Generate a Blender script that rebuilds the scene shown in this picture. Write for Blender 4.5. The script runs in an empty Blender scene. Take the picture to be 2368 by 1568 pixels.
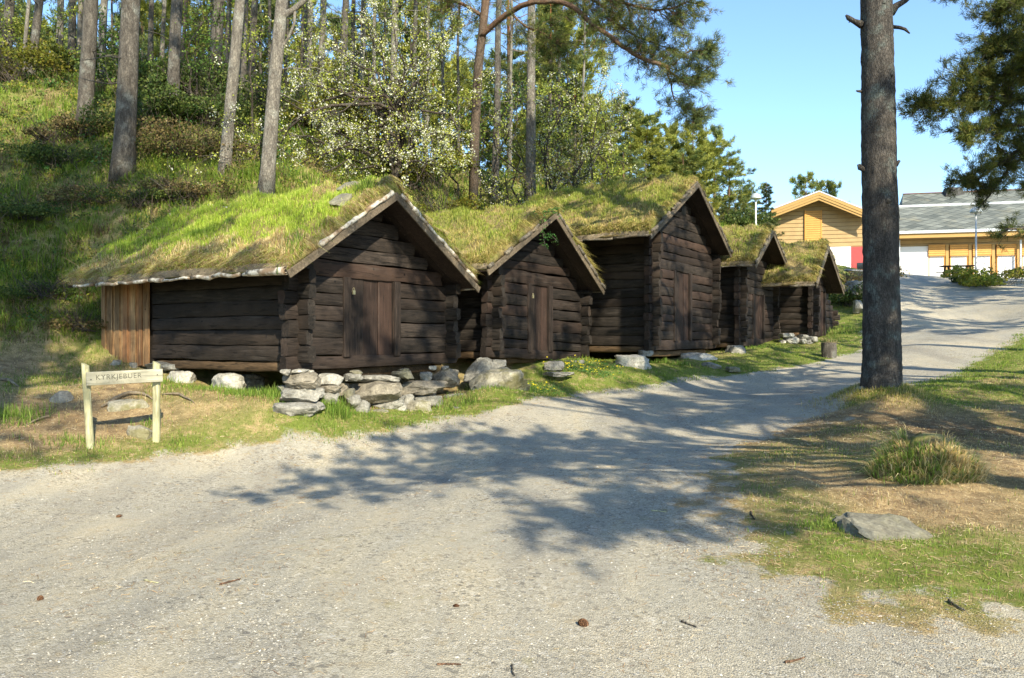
import bpy, bmesh, math, random
import numpy as np
from mathutils import Vector, Matrix
rng = np.random.default_rng(7)
random.seed(7)
SC = bpy.context.scene
COL = SC.collection
F = 1775.0; CX = 1183.5; CY = 784.0; EYE = 1.6
R = math.radians

# ------------------------------------------------------------------ helpers
def P(px, py, d):
    return np.array([(px-CX)/F*d, d, EYE-(py-CY)/F*d])
def tag(o, label=None, cat=None, group=None, kind=None):
    if label: o['label'] = label
    if cat: o['category'] = cat
    if group: o['group'] = group
    if kind: o['kind'] = kind
    return o
def empty(name, loc, rz=0.0, label=None, cat=None, group=None):
    o = bpy.data.objects.new(name, None); COL.objects.link(o)
    o.location = loc; o.rotation_euler = (0, 0, rz); o.empty_display_size = .2
    return tag(o, label, cat, group)
class MB:
    """collects vertices, quads, tris and point colours; build() links ONE mesh object"""
    def __init__(s): s.v=[]; s.f=[]; s.c=[]; s.n=0
    def add(s, v, f, c=None):
        v = np.asarray(v, float).reshape(-1,3)
        for a in (f if isinstance(f, (list,tuple)) and isinstance(f[0], np.ndarray) else [f]):
            a = np.asarray(a, np.int64)
            if a.size: s.f.append(a+s.n)
        s.v.append(v)
        if c is None: c = (1,1,1)
        c = np.broadcast_to(np.asarray(c, float), (len(v),3)); s.c.append(c)
        s.n += len(v)
    def mesh(s, name, mat, smooth=False):
        me = bpy.data.meshes.new(name)
        if s.n == 0: return me
        v = np.concatenate(s.v); c = np.concatenate(s.c)
        tot = np.concatenate([np.full(len(a), a.shape[1]) for a in s.f])
        li = np.concatenate([a.ravel() for a in s.f])
        st = np.concatenate([[0], np.cumsum(tot)[:-1]])
        me.vertices.add(len(v)); me.vertices.foreach_set('co', v.ravel().astype(np.float32))
        me.loops.add(len(li)); me.loops.foreach_set('vertex_index', li.astype(np.int32))
        me.polygons.add(len(tot)); me.polygons.foreach_set('loop_start', st.astype(np.int32))
        me.update(calc_edges=True)
        me.polygons.foreach_set('use_smooth', np.full(len(tot), smooth, bool))
        a = me.color_attributes.new('Col', 'FLOAT_COLOR', 'POINT')
        a.data.foreach_set('color', np.concatenate([c, np.ones((len(c),1))],1).ravel().astype(np.float32))
        me.materials.append(mat)
        return me
    def build(s, name, mat, parent=None, smooth=False):
        o = bpy.data.objects.new(name, s.mesh(name, mat, smooth)); COL.objects.link(o)
        if parent is not None: o.parent = parent
        return o
BOXF = np.array([[0,3,2,1],[4,5,6,7],[0,1,5,4],[1,2,6,5],[2,3,7,6],[3,0,4,7]])
def box(mb, x0,x1,y0,y1,z0,z1, c=None):
    mb.add([[x0,y0,z0],[x1,y0,z0],[x1,y1,z0],[x0,y1,z0],[x0,y0,z1],[x1,y0,z1],[x1,y1,z1],[x0,y1,z1]], BOXF, c)
def prism(mb, bot, top, c=None):
    """bot, top: 4 points each"""
    mb.add(np.concatenate([bot, top]), BOXF, c)
def tube(mb, pts, rad, sides=8, c=None, cap=True, wob=0.0, gen=None):
    pts = np.asarray(pts, float); rad = np.broadcast_to(np.asarray(rad, float), (len(pts),))
    t = np.gradient(pts, axis=0); t /= np.linalg.norm(t, axis=1)[:,None]+1e-9
    up = np.array([0,0,1.]) if abs(t[0][2]) < .9 else np.array([0,1.,0])
    a = np.cross(t, up); a /= np.linalg.norm(a, axis=1)[:,None]+1e-9
    b = np.cross(t, a)
    th = np.linspace(0, 2*np.pi, sides, endpoint=False)
    rr = rad[:,None]*np.ones(sides)
    if wob: rr = rr*(1+(gen or rng).normal(0, wob, rr.shape))
    v = pts[:,None,:] + rr[:,:,None]*(np.cos(th)[None,:,None]*a[:,None,:]+np.sin(th)[None,:,None]*b[:,None,:])
    n = len(pts); i = np.arange(n-1)[:,None]*sides; j = np.arange(sides)[None,:]; k = (j+1)%sides
    f = np.stack([i+j, i+sides+j, i+sides+k, i+k], -1).reshape(-1,4)
    fs = [f]
    if cap: fs += [np.arange(sides)[None,:], (n-1)*sides+np.arange(sides)[::-1][None,:]]
    mb.add(v.reshape(-1,3), fs, c)
_nd = np.random.default_rng(3)
_K = [(_nd.normal(size=(10,3)), _nd.uniform(0,6.28,10)) for _ in range(6)]
def noise(p, sc=1.0, seed=0):
    """smooth pseudo noise in about -1..1 of Nx3 (or Nx2) points"""
    p = np.asarray(p, float)
    if p.shape[-1] == 2: p = np.concatenate([p, np.zeros(p.shape[:-1]+(1,))], -1)
    K, ph = _K[seed%6]
    q = p/sc
    o = np.zeros(q.shape[:-1])
    for k in range(10): o += np.sin(q@(K[k]*1.6)*(1+.13*k)+ph[k]+seed*1.7)
    return o/4.2
def sstep(a, b, x):
    t = np.clip((x-a)/(b-a), 0, 1); return t*t*(3-2*t)

# ------------------------------------------------------------------ materials
M = {}
def mat(name):
    m = bpy.data.materials.new(name); m.use_nodes = True; M[name] = m
    nt = m.node_tree; nt.nodes.clear()
    out = nt.nodes.new('ShaderNodeOutputMaterial'); b = nt.nodes.new('ShaderNodeBsdfPrincipled')
    nt.links.new(b.outputs[0], out.inputs[0])
    b.inputs['Specular IOR Level'].default_value = .25
    return m, nt, b, out
def nd(nt, typ, ins=None, **kw):
    n = nt.nodes.new(typ)
    for k, v in kw.items(): setattr(n, k, v)
    for k, v in (ins or {}).items():
        if isinstance(v, bpy.types.NodeSocket): nt.links.new(v, n.inputs[k])
        else: n.inputs[k].default_value = v
    return n
def noisen(nt, vec, scale, detail=4, rough=.55, dist=0):
    return nd(nt, 'ShaderNodeTexNoise', {'Vector': vec, 'Scale': scale, 'Detail': detail, 'Roughness': rough, 'Distortion': dist}).outputs['Fac']
def ramp(nt, fac, stops):
    n = nt.nodes.new('ShaderNodeValToRGB'); nt.links.new(fac, n.inputs[0])
    e = n.color_ramp.elements
    while len(e) < len(stops): e.new(.5)
    for el, (p, c) in zip(e, stops):
        el.position = p; el.color = (*c, 1) if len(c) == 3 else c
    return n.outputs[0]
def mixc(nt, fac, a, b, mode='MIX'):
    n = nt.nodes.new('ShaderNodeMix'); n.data_type = 'RGBA'; n.blend_type = mode
    for i, v in ((0, fac), (6, a), (7, b)):
        if isinstance(v, bpy.types.NodeSocket): nt.links.new(v, n.inputs[i])
        else: n.inputs[i].default_value = v if i == 0 else (*v, 1)
    return n.outputs[2]
def mth(nt, op, a, b=0.0, clamp=False):
    n = nt.nodes.new('ShaderNodeMath'); n.operation = op; n.use_clamp = clamp
    for i, v in ((0, a), (1, b)):
        if isinstance(v, bpy.types.NodeSocket): nt.links.new(v, n.inputs[i])
        else: n.inputs[i].default_value = v
    return n.outputs[0]
def bump(nt, b, h, strength=.5, dist=.02):
    n = nd(nt, 'ShaderNodeBump', {'Height': h, 'Strength': strength, 'Distance': dist})
    nt.links.new(n.outputs[0], b.inputs['Normal'])
def coords(nt, scale=(1,1,1), kind='Object'):
    tc = nt.nodes.new('ShaderNodeTexCoord')
    mp = nd(nt, 'ShaderNodeMapping', {'Vector': tc.outputs[kind], 'Scale': scale})
    return mp.outputs[0], tc.outputs[kind]
def rnd_island(nt): return nt.nodes.new('ShaderNodeNewGeometry').outputs['Random Per Island']

def wood(name, scale, dark, light, hue=None, rough=.75, contrast=1.0, bmp=.6):
    """weathered wood, grain stretched along the axis whose scale is small; each board its own tint"""
    m, nt, b, o = mat(name)
    v, raw = coords(nt, scale)
    isl = rnd_island(nt)
    off = nd(nt, 'ShaderNodeVectorMath', {0: v}, operation='ADD')
    comb = nd(nt, 'ShaderNodeCombineXYZ', {'X': mth(nt,'MULTIPLY',isl,17.), 'Y': mth(nt,'MULTIPLY',isl,31.), 'Z': mth(nt,'MULTIPLY',isl,7.)})
    nt.links.new(comb.outputs[0], off.inputs[1]); vv = off.outputs[0]
    g = noisen(nt, vv, 9, 6, .62, .6); g2 = noisen(nt, vv, 38, 4, .6, .3)
    big = noisen(nt, raw, 1.6, 4, .6)
    gg = mth(nt, 'ADD', mth(nt,'MULTIPLY',g,.65), mth(nt,'MULTIPLY',g2,.35))
    c = ramp(nt, gg, [(.5-.14/contrast, dark), (.5+.16/contrast, light)])
    if hue:
        c = mixc(nt, mth(nt,'MULTIPLY',sstepn(nt, isl, .35, .95),.8), c, hue)
    c = mixc(nt, 1.0, c, ramp(nt, big, [(.3,(.55,.55,.56)),(.68,(1.25,1.22,1.2))]), 'MULTIPLY')
    is2 = mth(nt,'FRACT', mth(nt,'MULTIPLY', isl, 57.3))
    br = ramp(nt, is2, [(0,(.60,.60,.60)),(.75,(1.15,1.13,1.11)),(1,(1.65,1.62,1.60))])
    c = mixc(nt, 1.0, c, br, 'MULTIPLY')
    kn = nd(nt,'ShaderNodeTexVoronoi',{'Vector':raw,'Scale':2.6,'Randomness':1.}).outputs['Distance']
    c = mixc(nt, sstepn(nt, kn, .075, .045), c, tuple(x*.5 for x in dark))
    silver = sstepn(nt, noisen(nt, vv, 3.2, 5, .6), .56, .72)
    c = mixc(nt, mth(nt,'MULTIPLY',silver,.45), c, tuple(min(1,x*1.7) for x in light))
    nt.links.new(c, b.inputs['Base Color'])
    b.inputs['Roughness'].default_value = rough
    crack = sstepn(nt, noisen(nt, vv, 5.5, 3, .5, .4), .40, .36)
    c = mixc(nt, mth(nt,'MULTIPLY',crack,.6), c, tuple(x*.4 for x in dark)); nt.links.new(c, b.inputs['Base Color'])
    bump(nt, b, mth(nt,'SUBTRACT',gg, mth(nt,'MULTIPLY',crack,.25)), bmp, .02)
    return m
def sstepn(nt, val, a, b):
    n = nt.nodes.new('ShaderNodeMapRange'); nt.links.new(val, n.inputs[0])
    n.inputs[1].default_value = a; n.inputs[2].default_value = b; n.interpolation_type = 'SMOOTHSTEP'
    return n.outputs[0]
wood('log_front', (.35,4,4), (.009,.0075,.0065), (.053,.042,.035), (.044,.027,.020))
wood('log_side', (4,.35,4), (.009,.008,.007), (.054,.045,.038), (.040,.029,.022))
wood('door_wood', (5,5,.3), (.017,.013,.011), (.076,.055,.045), (.064,.037,.028))
wood('shed_boards', (6,6,.3), (.10,.052,.024), (.60,.38,.19), (.30,.15,.07), contrast=.8)
wood('barge_wood', (3,3,3), (.12,.095,.065), (.32,.26,.185), (.25,.18,.12))
wood('pale_board', (2,2,3), (.16,.13,.09), (.36,.30,.21))
wood('post_wood', (5,5,.35), (.42,.40,.25), (.62,.59,.42), (.46,.50,.22), bmp=.3)
wood('sign_wood', (.4,5,5), (.50,.49,.37), (.60,.58,.46), bmp=.25)
wood('beam_low', (4,.35,4), (.05,.033,.018), (.17,.11,.06))

def plain(name, col, rough=.6, metal=0, spec=.3, var=.12, sc=6, bmp=0):
    m, nt, b, o = mat(name)
    v, raw = coords(nt)
    n = noisen(nt, v, sc, 5, .6)
    c = mixc(nt, 1.0, col, ramp(nt, n, [(.3,(1-var,)*3),(.7,(1+var,)*3)]), 'MULTIPLY')
    nt.links.new(c, b.inputs['Base Color']); b.inputs['Roughness'].default_value = rough
    b.inputs['Metallic'].default_value = metal; b.inputs['Specular IOR Level'].default_value = spec
    if bmp: bump(nt, b, n, bmp, .01)
    return m
plain('metal_grey', (.45,.46,.46), .4, .6); plain('dark_iron', (.03,.03,.03), .5, .5)
plain('brass', (.5,.42,.25), .35, .7)
plain('lettering', (.085,.08,.06), .8); plain('lettering_faint', (.24,.23,.17), .8)
plain('white_panel', (.78,.78,.77), .5, var=.03); plain('red_paint', (.42,.07,.07), .5, var=.05)
plain('gutter_metal', (.6,.62,.64), .35, .3); plain('orange_paint', (.62,.30,.065), .55, var=.06)
plain('ochre_trim', (.44,.27,.09), .55, var=.06); plain('concrete', (.30,.30,.29), .85, var=.2, bmp=.3)
plain('cut_wood', (.20,.15,.10), .9, var=.35, sc=14, bmp=.5)
plain('lamp_dome', (.50,.54,.55), .35, .2); plain('pole_paint', (.62,.63,.63), .45)
m, nt, b, o = mat('window_glass'); b.inputs['Base Color'].default_value=(.02,.025,.03,1); b.inputs['Roughness'].default_value=.05; b.inputs['Specular IOR Level'].default_value=.6
def curtain():
    m, nt, b, o = mat('curtain'); v, raw = coords(nt, (1,1,1))
    w = nd(nt,'ShaderNodeTexWave',{'Vector':v,'Scale':5.0,'Distortion':.4}, wave_type='BANDS', bands_direction='X').outputs['Fac']
    nt.links.new(ramp(nt,w,[(0,(.60,.62,.64)),(1,(.80,.80,.80))]), b.inputs['Base Color']); b.inputs['Roughness'].default_value=.8
curtain()
def siding(name, col, period, axis='Z'):
    m, nt, b, o = mat(name); v, raw = coords(nt)
    sp = nd(nt,'ShaderNodeSeparateXYZ',{'Vector':v}).outputs[axis]
    fr = mth(nt,'FRACT', mth(nt,'DIVIDE', sp, period))
    line = sstepn(nt, fr, .0, .22)
    n = noisen(nt, v, 2.2, 4)
    c = mixc(nt, line, tuple(x*.35 for x in col), col)
    c = mixc(nt, 1.0, c, ramp(nt,n,[(.3,(.9,.9,.9)),(.7,(1.08,1.08,1.08))]), 'MULTIPLY')
    nt.links.new(c, b.inputs['Base Color']); b.inputs['Roughness'].default_value=.6
    bump(nt, b, mth(nt,'ADD',line, mth(nt,'MULTIPLY',fr,-.6)), .8, .03)
siding('siding', (.43,.295,.14), .30); siding('louvre', (.62,.315,.085), .16)
def slate():
    m, nt, b, o = mat('slate'); tc = nt.nodes.new('ShaderNodeTexCoord')
    mp = nd(nt,'ShaderNodeMapping',{'Vector':tc.outputs['Object'],'Rotation':(0,0,0),'Scale':(1,1,1)})
    sp = nd(nt,'ShaderNodeSeparateXYZ',{'Vector':mp.outputs[0]})
    a = mth(nt,'ADD', sp.outputs['X'], mth(nt,'MULTIPLY', sp.outputs['Y'],1.25)); c_ = mth(nt,'SUBTRACT', sp.outputs['X'], mth(nt,'MULTIPLY', sp.outputs['Y'],1.25))
    u = mth(nt,'DIVIDE',a,.95); w = mth(nt,'DIVIDE',c_,.95)
    fu = mth(nt,'FRACT',u); fw = mth(nt,'FRACT',w)
    line = mth(nt,'MULTIPLY', sstepn(nt,fu,.0,.13), sstepn(nt,fw,.0,.13))
    cell = nd(nt,'ShaderNodeCombineXYZ',{'X':mth(nt,'FLOOR',u),'Y':mth(nt,'FLOOR',w),'Z':0.0}).outputs[0]
    wn = nd(nt,'ShaderNodeTexWhiteNoise',{'Vector':cell}, noise_dimensions='3D').outputs['Value']
    c = ramp(nt, wn, [(0,(.10,.11,.10)),(.5,(.155,.165,.145)),(1,(.225,.235,.205))])
    n = noisen(nt, tc.outputs['Object'], .5, 5, .6)
    c = mixc(nt, sstepn(nt,n,.5,.75), c, (.25,.235,.17))
    c = mixc(nt, line, (.05,.055,.055), c)
    nt.links.new(c, b.inputs['Base Color']); b.inputs['Roughness'].default_value=.85; b.inputs['Specular IOR Level'].default_value=.1
    bump(nt, b, mth(nt,'ADD',line,mth(nt,'MULTIPLY',fu,.5)), .5, .03)
slate()

def attr_mat(name, rough=.6, trans=.0, var=.25, spec=.2):
    """colour carried by each blade or leaf, with a little light let through"""
    m, nt, b, o = mat(name)
    a = nd(nt, 'ShaderNodeAttribute', attribute_name='Col').outputs['Color']
    isl = rnd_island(nt)
    c = mixc(nt, 1.0, a, ramp(nt, isl, [(0,(1-var,)*3),(1,(1+var,)*3)]), 'MULTIPLY')
    nt.links.new(c, b.inputs['Base Color']); b.inputs['Roughness'].default_value = rough
    b.inputs['Specular IOR Level'].default_value = spec
    if trans:
        t = nd(nt, 'ShaderNodeBsdfTranslucent', {'Color': c})
        mx = nd(nt, 'ShaderNodeMixShader', {0: trans}); nt.links.new(b.outputs[0], mx.inputs[1]); nt.links.new(t.outputs[0], mx.inputs[2])
        nt.links.new(mx.outputs[0], o.inputs[0])
    return m
attr_mat('blade', .55, .35); attr_mat('leaf', .5, .35); attr_mat('needle', .5, .22); attr_mat('petal', .6, .3, .08)
attr_mat('pebble', .8, 0, .3); attr_mat('litter', .8, 0, .2)

def bark(name, c1, c2, lichen, orange=None):
    m, nt, b, o = mat(name)
    v, raw = coords(nt, (1,1,.28))
    dsp = nd(nt,'ShaderNodeTexNoise',{'Vector':v,'Scale':7.,'Detail':5.,'Roughness':.65}).outputs['Color']
    vd = nd(nt,'ShaderNodeVectorMath',{0:v,1:nd(nt,'ShaderNodeVectorMath',{0:dsp,3:.16},operation='SCALE').outputs[0]},operation='ADD').outputs[0]
    vo = nd(nt,'ShaderNodeTexVoronoi',{'Vector':vd,'Scale':34.,'Randomness':1.}, feature='DISTANCE_TO_EDGE').outputs['Distance']
    n = noisen(nt, v, 9, 7, .65, .4); n2 = noisen(nt, raw, 3.0, 5, .6); n3 = noisen(nt, raw, 60, 3, .6)
    c = ramp(nt, n, [(.33,c1),(.66,c2)])
    c = mixc(nt, sstepn(nt, n2, .50, .68), c, lichen)
    c = mixc(nt, mth(nt,'MULTIPLY',sstepn(nt, vo, .12, .0),.55), c, tuple(x*.45 for x in c1))
    c = mixc(nt, 1.0, c, ramp(nt,n3,[(.3,(.75,.75,.75)),(.7,(1.3,1.3,1.3))]),'MULTIPLY')
    if orange:
        z = nd(nt,'ShaderNodeSeparateXYZ',{'Vector':raw}).outputs['Z']
        f = mth(nt,'ADD', sstepn(nt, z, orange[1], orange[2]), 0.0)
        c = mixc(nt, f, c, mixc(nt, n, tuple(x*.6 for x in orange[0]), orange[0]))
    nt.links.new(c, b.inputs['Base Color']); b.inputs['Roughness'].default_value=.9
    h = mth(nt,'ADD', mth(nt,'MULTIPLY',sstepn(nt,vo,0,.18),.6), n)
    bump(nt, b, h, .8, .028)
bark('bark', (.065,.056,.047), (.20,.178,.15), (.23,.23,.20), ((.34,.15,.06), 9, 12))
bark('bark_big', (.045,.042,.040), (.125,.112,.10), (.13,.15,.14))
bark('bark_pale', (.12,.105,.09), (.33,.30,.25), (.36,.35,.30), ((.36,.17,.07), 9, 12))
bark('bark_orange', (.085,.065,.05), (.22,.165,.125), (.20,.17,.14), ((.27,.16,.10), 5.0, 8))
bark('twig_bark', (.05,.04,.032), (.13,.105,.085), (.15,.14,.12))
bark('limb_orange', (.11,.065,.042), (.29,.17,.105), (.22,.165,.12))
bark('bark_grey', (.10,.085,.065), (.33,.29,.23), (.22,.17,.11))
def birch():
    m, nt, b, o = mat('birch_bark'); v, raw = coords(nt)
    n = noisen(nt, v, 14, 5, .65); n2 = noisen(nt, v, 4, 4, .6)
    c = ramp(nt, n, [(.36,(.16,.13,.10)),(.46,(.52,.48,.40)),(.7,(.76,.73,.66))])
    c = mixc(nt, sstepn(nt,n2,.42,.6), c, (.24,.17,.11))
    nt.links.new(c, b.inputs['Base Color']); b.inputs['Roughness'].default_value=.6; bump(nt,b,n,.5,.01)
birch()
def rockm(name, c1, c2, moss=.0):
    m, nt, b, o = mat(name); v, raw = coords(nt)
    n = noisen(nt, v, 5, 8, .65, .3); n2 = noisen(nt, v, 28, 5, .6); n3 = noisen(nt, v, 2.2, 4, .6)
    c = ramp(nt, n, [(.32,c1),(.68,c2)])
    c = mixc(nt, 1.0, c, ramp(nt,n2,[(.3,(.68,.68,.68)),(.7,(1.25,1.25,1.25))]),'MULTIPLY')
    if moss: c = mixc(nt, mth(nt,'MULTIPLY',sstepn(nt, n3, .45, .6), moss), c, (.13,.12,.03))
    nt.links.new(c, b.inputs['Base Color']); b.inputs['Roughness'].default_value=.9
    bump(nt, b, mth(nt,'ADD',n,mth(nt,'MULTIPLY',n2,.35)), .8, .04)
rockm('rock_grey', (.14,.135,.12), (.36,.345,.30)); rockm('rock_white', (.24,.23,.20), (.53,.51,.45))
rockm('rock_brown', (.13,.115,.09), (.32,.285,.225)); rockm('rock_moss', (.20,.185,.14), (.46,.43,.34), .7)
rockm('rock_blue', (.13,.12,.095), (.29,.275,.21), .25)

def groundm():
    m, nt, b, o = mat('ground')
    tc = nt.nodes.new('ShaderNodeTexCoord'); v = tc.outputs['Object']
    pm = nd(nt,'ShaderNodeAttribute',attribute_name='Col').outputs['Color']
    sp = nd(nt,'ShaderNodeSeparateColor',{'Color':pm})
    path, green, soil = sp.outputs[0], sp.outputs[1], sp.outputs[2]
    # gravel: stones of three sizes in grey, white, tan, with fines between
    g1 = nd(nt,'ShaderNodeTexVoronoi',{'Vector':v,'Scale':95.,'Randomness':1.}); g2 = nd(nt,'ShaderNodeTexVoronoi',{'Vector':v,'Scale':32.,'Randomness':1.})
    s1 = nd(nt,'ShaderNodeSeparateColor',{'Color':g1.outputs['Color']}).outputs[0]; s2 = nd(nt,'ShaderNodeSeparateColor',{'Color':g2.outputs['Color']})
    n1 = noisen(nt, v, 1.1, 6, .6); n2 = noisen(nt, v, .35, 5, .6); n3 = noisen(nt, v, 180, 3, .7); n5 = noisen(nt, v, 6, 5, .65)
    st = ramp(nt, s1, [(0,(.22,.205,.17)),(.3,(.36,.335,.275)),(.55,(.45,.415,.335)),(.8,(.48,.445,.365)),(.96,(.54,.51,.44))])
    st2 = ramp(nt, s2.outputs[0], [(0,(.19,.18,.16)),(.4,(.37,.345,.285)),(.8,(.47,.44,.37)),(.97,(.54,.515,.46))])
    gr = mixc(nt, mth(nt,'GREATER_THAN',s2.outputs[1],.72), st, st2)
    fines = mixc(nt, n3, (.33,.31,.255), (.53,.49,.405))
    gr = mixc(nt, mth(nt,'MULTIPLY',sstepn(nt,n1,.35,.65),.6), gr, fines)
    gr = mixc(nt, 1.0, gr, ramp(nt,n2,[(.3,(.86,.88,.90)),(.7,(1.10,1.06,.99))]),'MULTIPLY')
    rv = nd(nt,'ShaderNodeMapping',{'Vector':v,'Scale':(.9,.22,1),'Rotation':(0,0,.75)}).outputs[0]
    rut = noisen(nt, rv, 1.3, 5, .6, .5)
    gr = mixc(nt, 1.0, gr, ramp(nt,rut,[(.34,(.80,.80,.82)),(.5,(1.,1.,1.)),(.66,(1.16,1.12,1.04))]),'MULTIPLY')
    gr = mixc(nt, mth(nt,'MULTIPLY',sstepn(nt, n5,.55,.70),.45), gr, (.40,.31,.18))
    gr = mixc(nt, mth(nt,'MULTIPLY',sstepn(nt, noisen(nt, v, 2.1, 6, .7, .6),.60,.70),.40), gr, (.30,.27,.13))
    # litter: straw, needles and soil ; green moss and short grass
    mp = nd(nt,'ShaderNodeMapping',{'Vector':v,'Scale':(1,2.6,1),'Rotation':(0,0,.5)}).outputs[0]
    l1 = noisen(nt, mp, 34, 6, .7, 1.2); l2 = noisen(nt, v, 5, 5, .65)
    lit = ramp(nt, l1, [(.32,(.15,.105,.055)),(.5,(.40,.29,.155)),(.68,(.62,.48,.27))])
    lit = mixc(nt, sstepn(nt,l2,.40,.62), lit, mixc(nt, l1, (.14,.095,.055), (.34,.25,.14)))
    grn = mixc(nt, l1, (.07,.10,.018), (.24,.28,.06))
    gf = mth(nt,'MULTIPLY', green, sstepn(nt, mth(nt,'ADD',l2,mth(nt,'MULTIPLY',l1,.35)), .42, .72))
    veg = mixc(nt, gf, lit, grn)
    veg = mixc(nt, mth(nt,'MULTIPLY',soil,.8), veg, mixc(nt, l1, (.055,.038,.022), (.15,.10,.06)))
    # ragged border between gravel and turf
    e = mth(nt,'ADD', path, mth(nt,'MULTIPLY', mth(nt,'SUBTRACT', mth(nt,'ADD',mth(nt,'MULTIPLY',noisen(nt,v,2.5,7,.7),.7),mth(nt,'MULTIPLY',noisen(nt,v,30,3,.7),.3)), .5), 1.7))
    c = mixc(nt, sstepn(nt, e, .38, .62), veg, gr)
    nt.links.new(c, b.inputs['Base Color']); b.inputs['Roughness'].default_value=.95; b.inputs['Specular IOR Level'].default_value=.1
    h = mth(nt,'ADD', mth(nt,'MULTIPLY',g1.outputs['Distance'],-.9), mth(nt,'ADD', mth(nt,'MULTIPLY',n3,.3), mth(nt,'MULTIPLY',l1,.9)))
    h = mth(nt,'ADD', h, mth(nt,'MULTIPLY', n5, 1.3))
    bump(nt, b, h, .75, .011)
groundm()
m, nt, b, o = mat('turf_soil')
v, raw = coords(nt); n = noisen(nt, v, 9, 7, .7, .5); n2 = noisen(nt, v, 1.3, 4)
nt.links.new(mixc(nt, sstepn(nt,n2,.4,.65), ramp(nt,n,[(.3,(.09,.065,.03)),(.7,(.34,.26,.12))]), ramp(nt,n,[(.3,(.07,.08,.018)),(.7,(.22,.23,.055))])), b.inputs['Base Color'])
b.inputs['Roughness'].default_value=.95; bump(nt,b,n,1.,.04)

# ------------------------------------------------------------------ terrain
CT = []
for px,py,d in [(1183,1568,3.62),(0,1568,3.62),(2367,1568,3.62),(0,1075,9.5),(200,1065,9.95),(400,1035,10.9),(600,1015,11.6),(750,1000,12.2),(900,985,12.8),(1040,958,14.2),
  (690,958,12.0),(800,962,12.7),(960,960,13.4),(1120,905,15.3),(1340,915,17),(1500,890,18.5),(1700,870,20.5),(1900,836,23),(1990,815,25),
  (1300,858,18.6),(1440,845,19.8),(1600,830,22.3),(1760,805,25.2),(1890,788,28),(1960,770,30),(2100,800,24),(2100,740,30),(2300,742,30),(2100,690,37),(2090,633,48),(2250,646,46),(2367,652,42),
  (2367,860,18),(2367,1000,11.5),(2035,928,13.5),(2200,900,14.5),(2035,1000,11),(2140,1110,8.2),(2367,1200,6.8),(1700,1000,12.4),(1183,1100,9.0),(1500,1250,6.1),
  (600,955,11.9),(500,902,13.3),(365,872,14.2),(640,925,12.5),(430,892,13.8),(240,862,15.0),(0,855,13.9),(0,950,11.6),(200,935,12.2),(150,1000,10.9),
  (0,835,14.5),(0,600,17),(0,400,20.5),(0,190,27),(284,400,20),(195,290,24),(68,190,29),(397,273,24),(518,415,20),(615,446,19),(496,225,28),(150,640,17.5),(150,800,15.6),
  (422,475,19.2),(330,545,18.2),(250,610,17.4),(560,170,32),(700,260,32),(850,350,34),(1000,420,34),(1085,500,25),(1225,475,28),(895,440,22),(1400,490,34),(1600,505,42),(1750,560,50),
  (1970,700,34),(2000,640,45),(800,950,12.95),(900,955,13.9),(1000,946,15.0),(700,948,12.4)]:
    CT.append(P(px,py,d))
for p in [(0,-6,0),(-12,-6,-.1),(14,-6,.1),(0,-25,0),(-30,-20,-.5),(40,-20,.5),(-20,35,13.5),(-10,39,12.5),(0,42,9),(10,52,8),(-15,13,2.6),(-28,20,9.5),(0,80,8),(-40,80,12),(60,80,6),(60,20,4),(30,12,1.2),(20,30,2.8),(120,200,6),
          (20,55,6.0),(40,55,6.0),(30,70,6.2),(45,45,5.4),(-120,200,14),(-3,14.9,.34),(-4.9,13.9,.55),(-1,17.5,.6),(-4.5,16.2,.75),(3,20.7,1.0),(8,26,1.35),(1.5,22.2,1.1),(-1,25.8,3.6),(2,28,4.3),(4.6,29.5,3.6),(9.3,32.5,2.6),(7,34,4.2),(5.5,26.0,1.3),(60,110,6),(-10,8,.05),(-25,4,.0)]:
    CT.append(np.array(p, float))
CT = np.array(CT)
def _U(r2): return np.where(r2 > 1e-9, r2*np.log(r2+1e-12), 0)
_n = len(CT); _d2 = ((CT[:,None,:2]-CT[None,:,:2])**2).sum(-1)
_A = np.zeros((_n+3,_n+3)); _A[:_n,:_n] = _U(_d2)+np.eye(_n)*.35
_A[:_n,_n] = 1; _A[:_n,_n+1:] = CT[:,:2]; _A[_n,:_n] = 1; _A[_n+1:,:_n] = CT[:,:2].T
_W = np.linalg.solve(_A, np.concatenate([CT[:,2], np.zeros(3)]))
def H0(xy):
    xy = np.asarray(xy, float).reshape(-1,2); out = np.empty(len(xy))
    for i in range(0, len(xy), 40000):
        q = xy[i:i+40000]
        r2 = ((q[:,None,:]-CT[None,:,:2])**2).sum(-1)
        out[i:i+40000] = _U(r2)@_W[:_n]+_W[_n]+q@_W[_n+1:]
    return out
def raycast(px, py, fn=None):
    ds = np.concatenate([np.arange(2.5,30,.03), np.arange(30,70,.1)])
    pts = np.stack([(px-CX)/F*ds, ds, EYE-(py-CY)/F*ds],1)
    h = (fn or H0)(pts[:,:2]); k = np.argmax(pts[:,2] <= h)
    if not (pts[:,2] <= h).any(): k = len(ds)-1
    return pts[k]
def gpoly(pxs): return np.array([raycast(x,y)[:2] for x,y in pxs])
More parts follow.
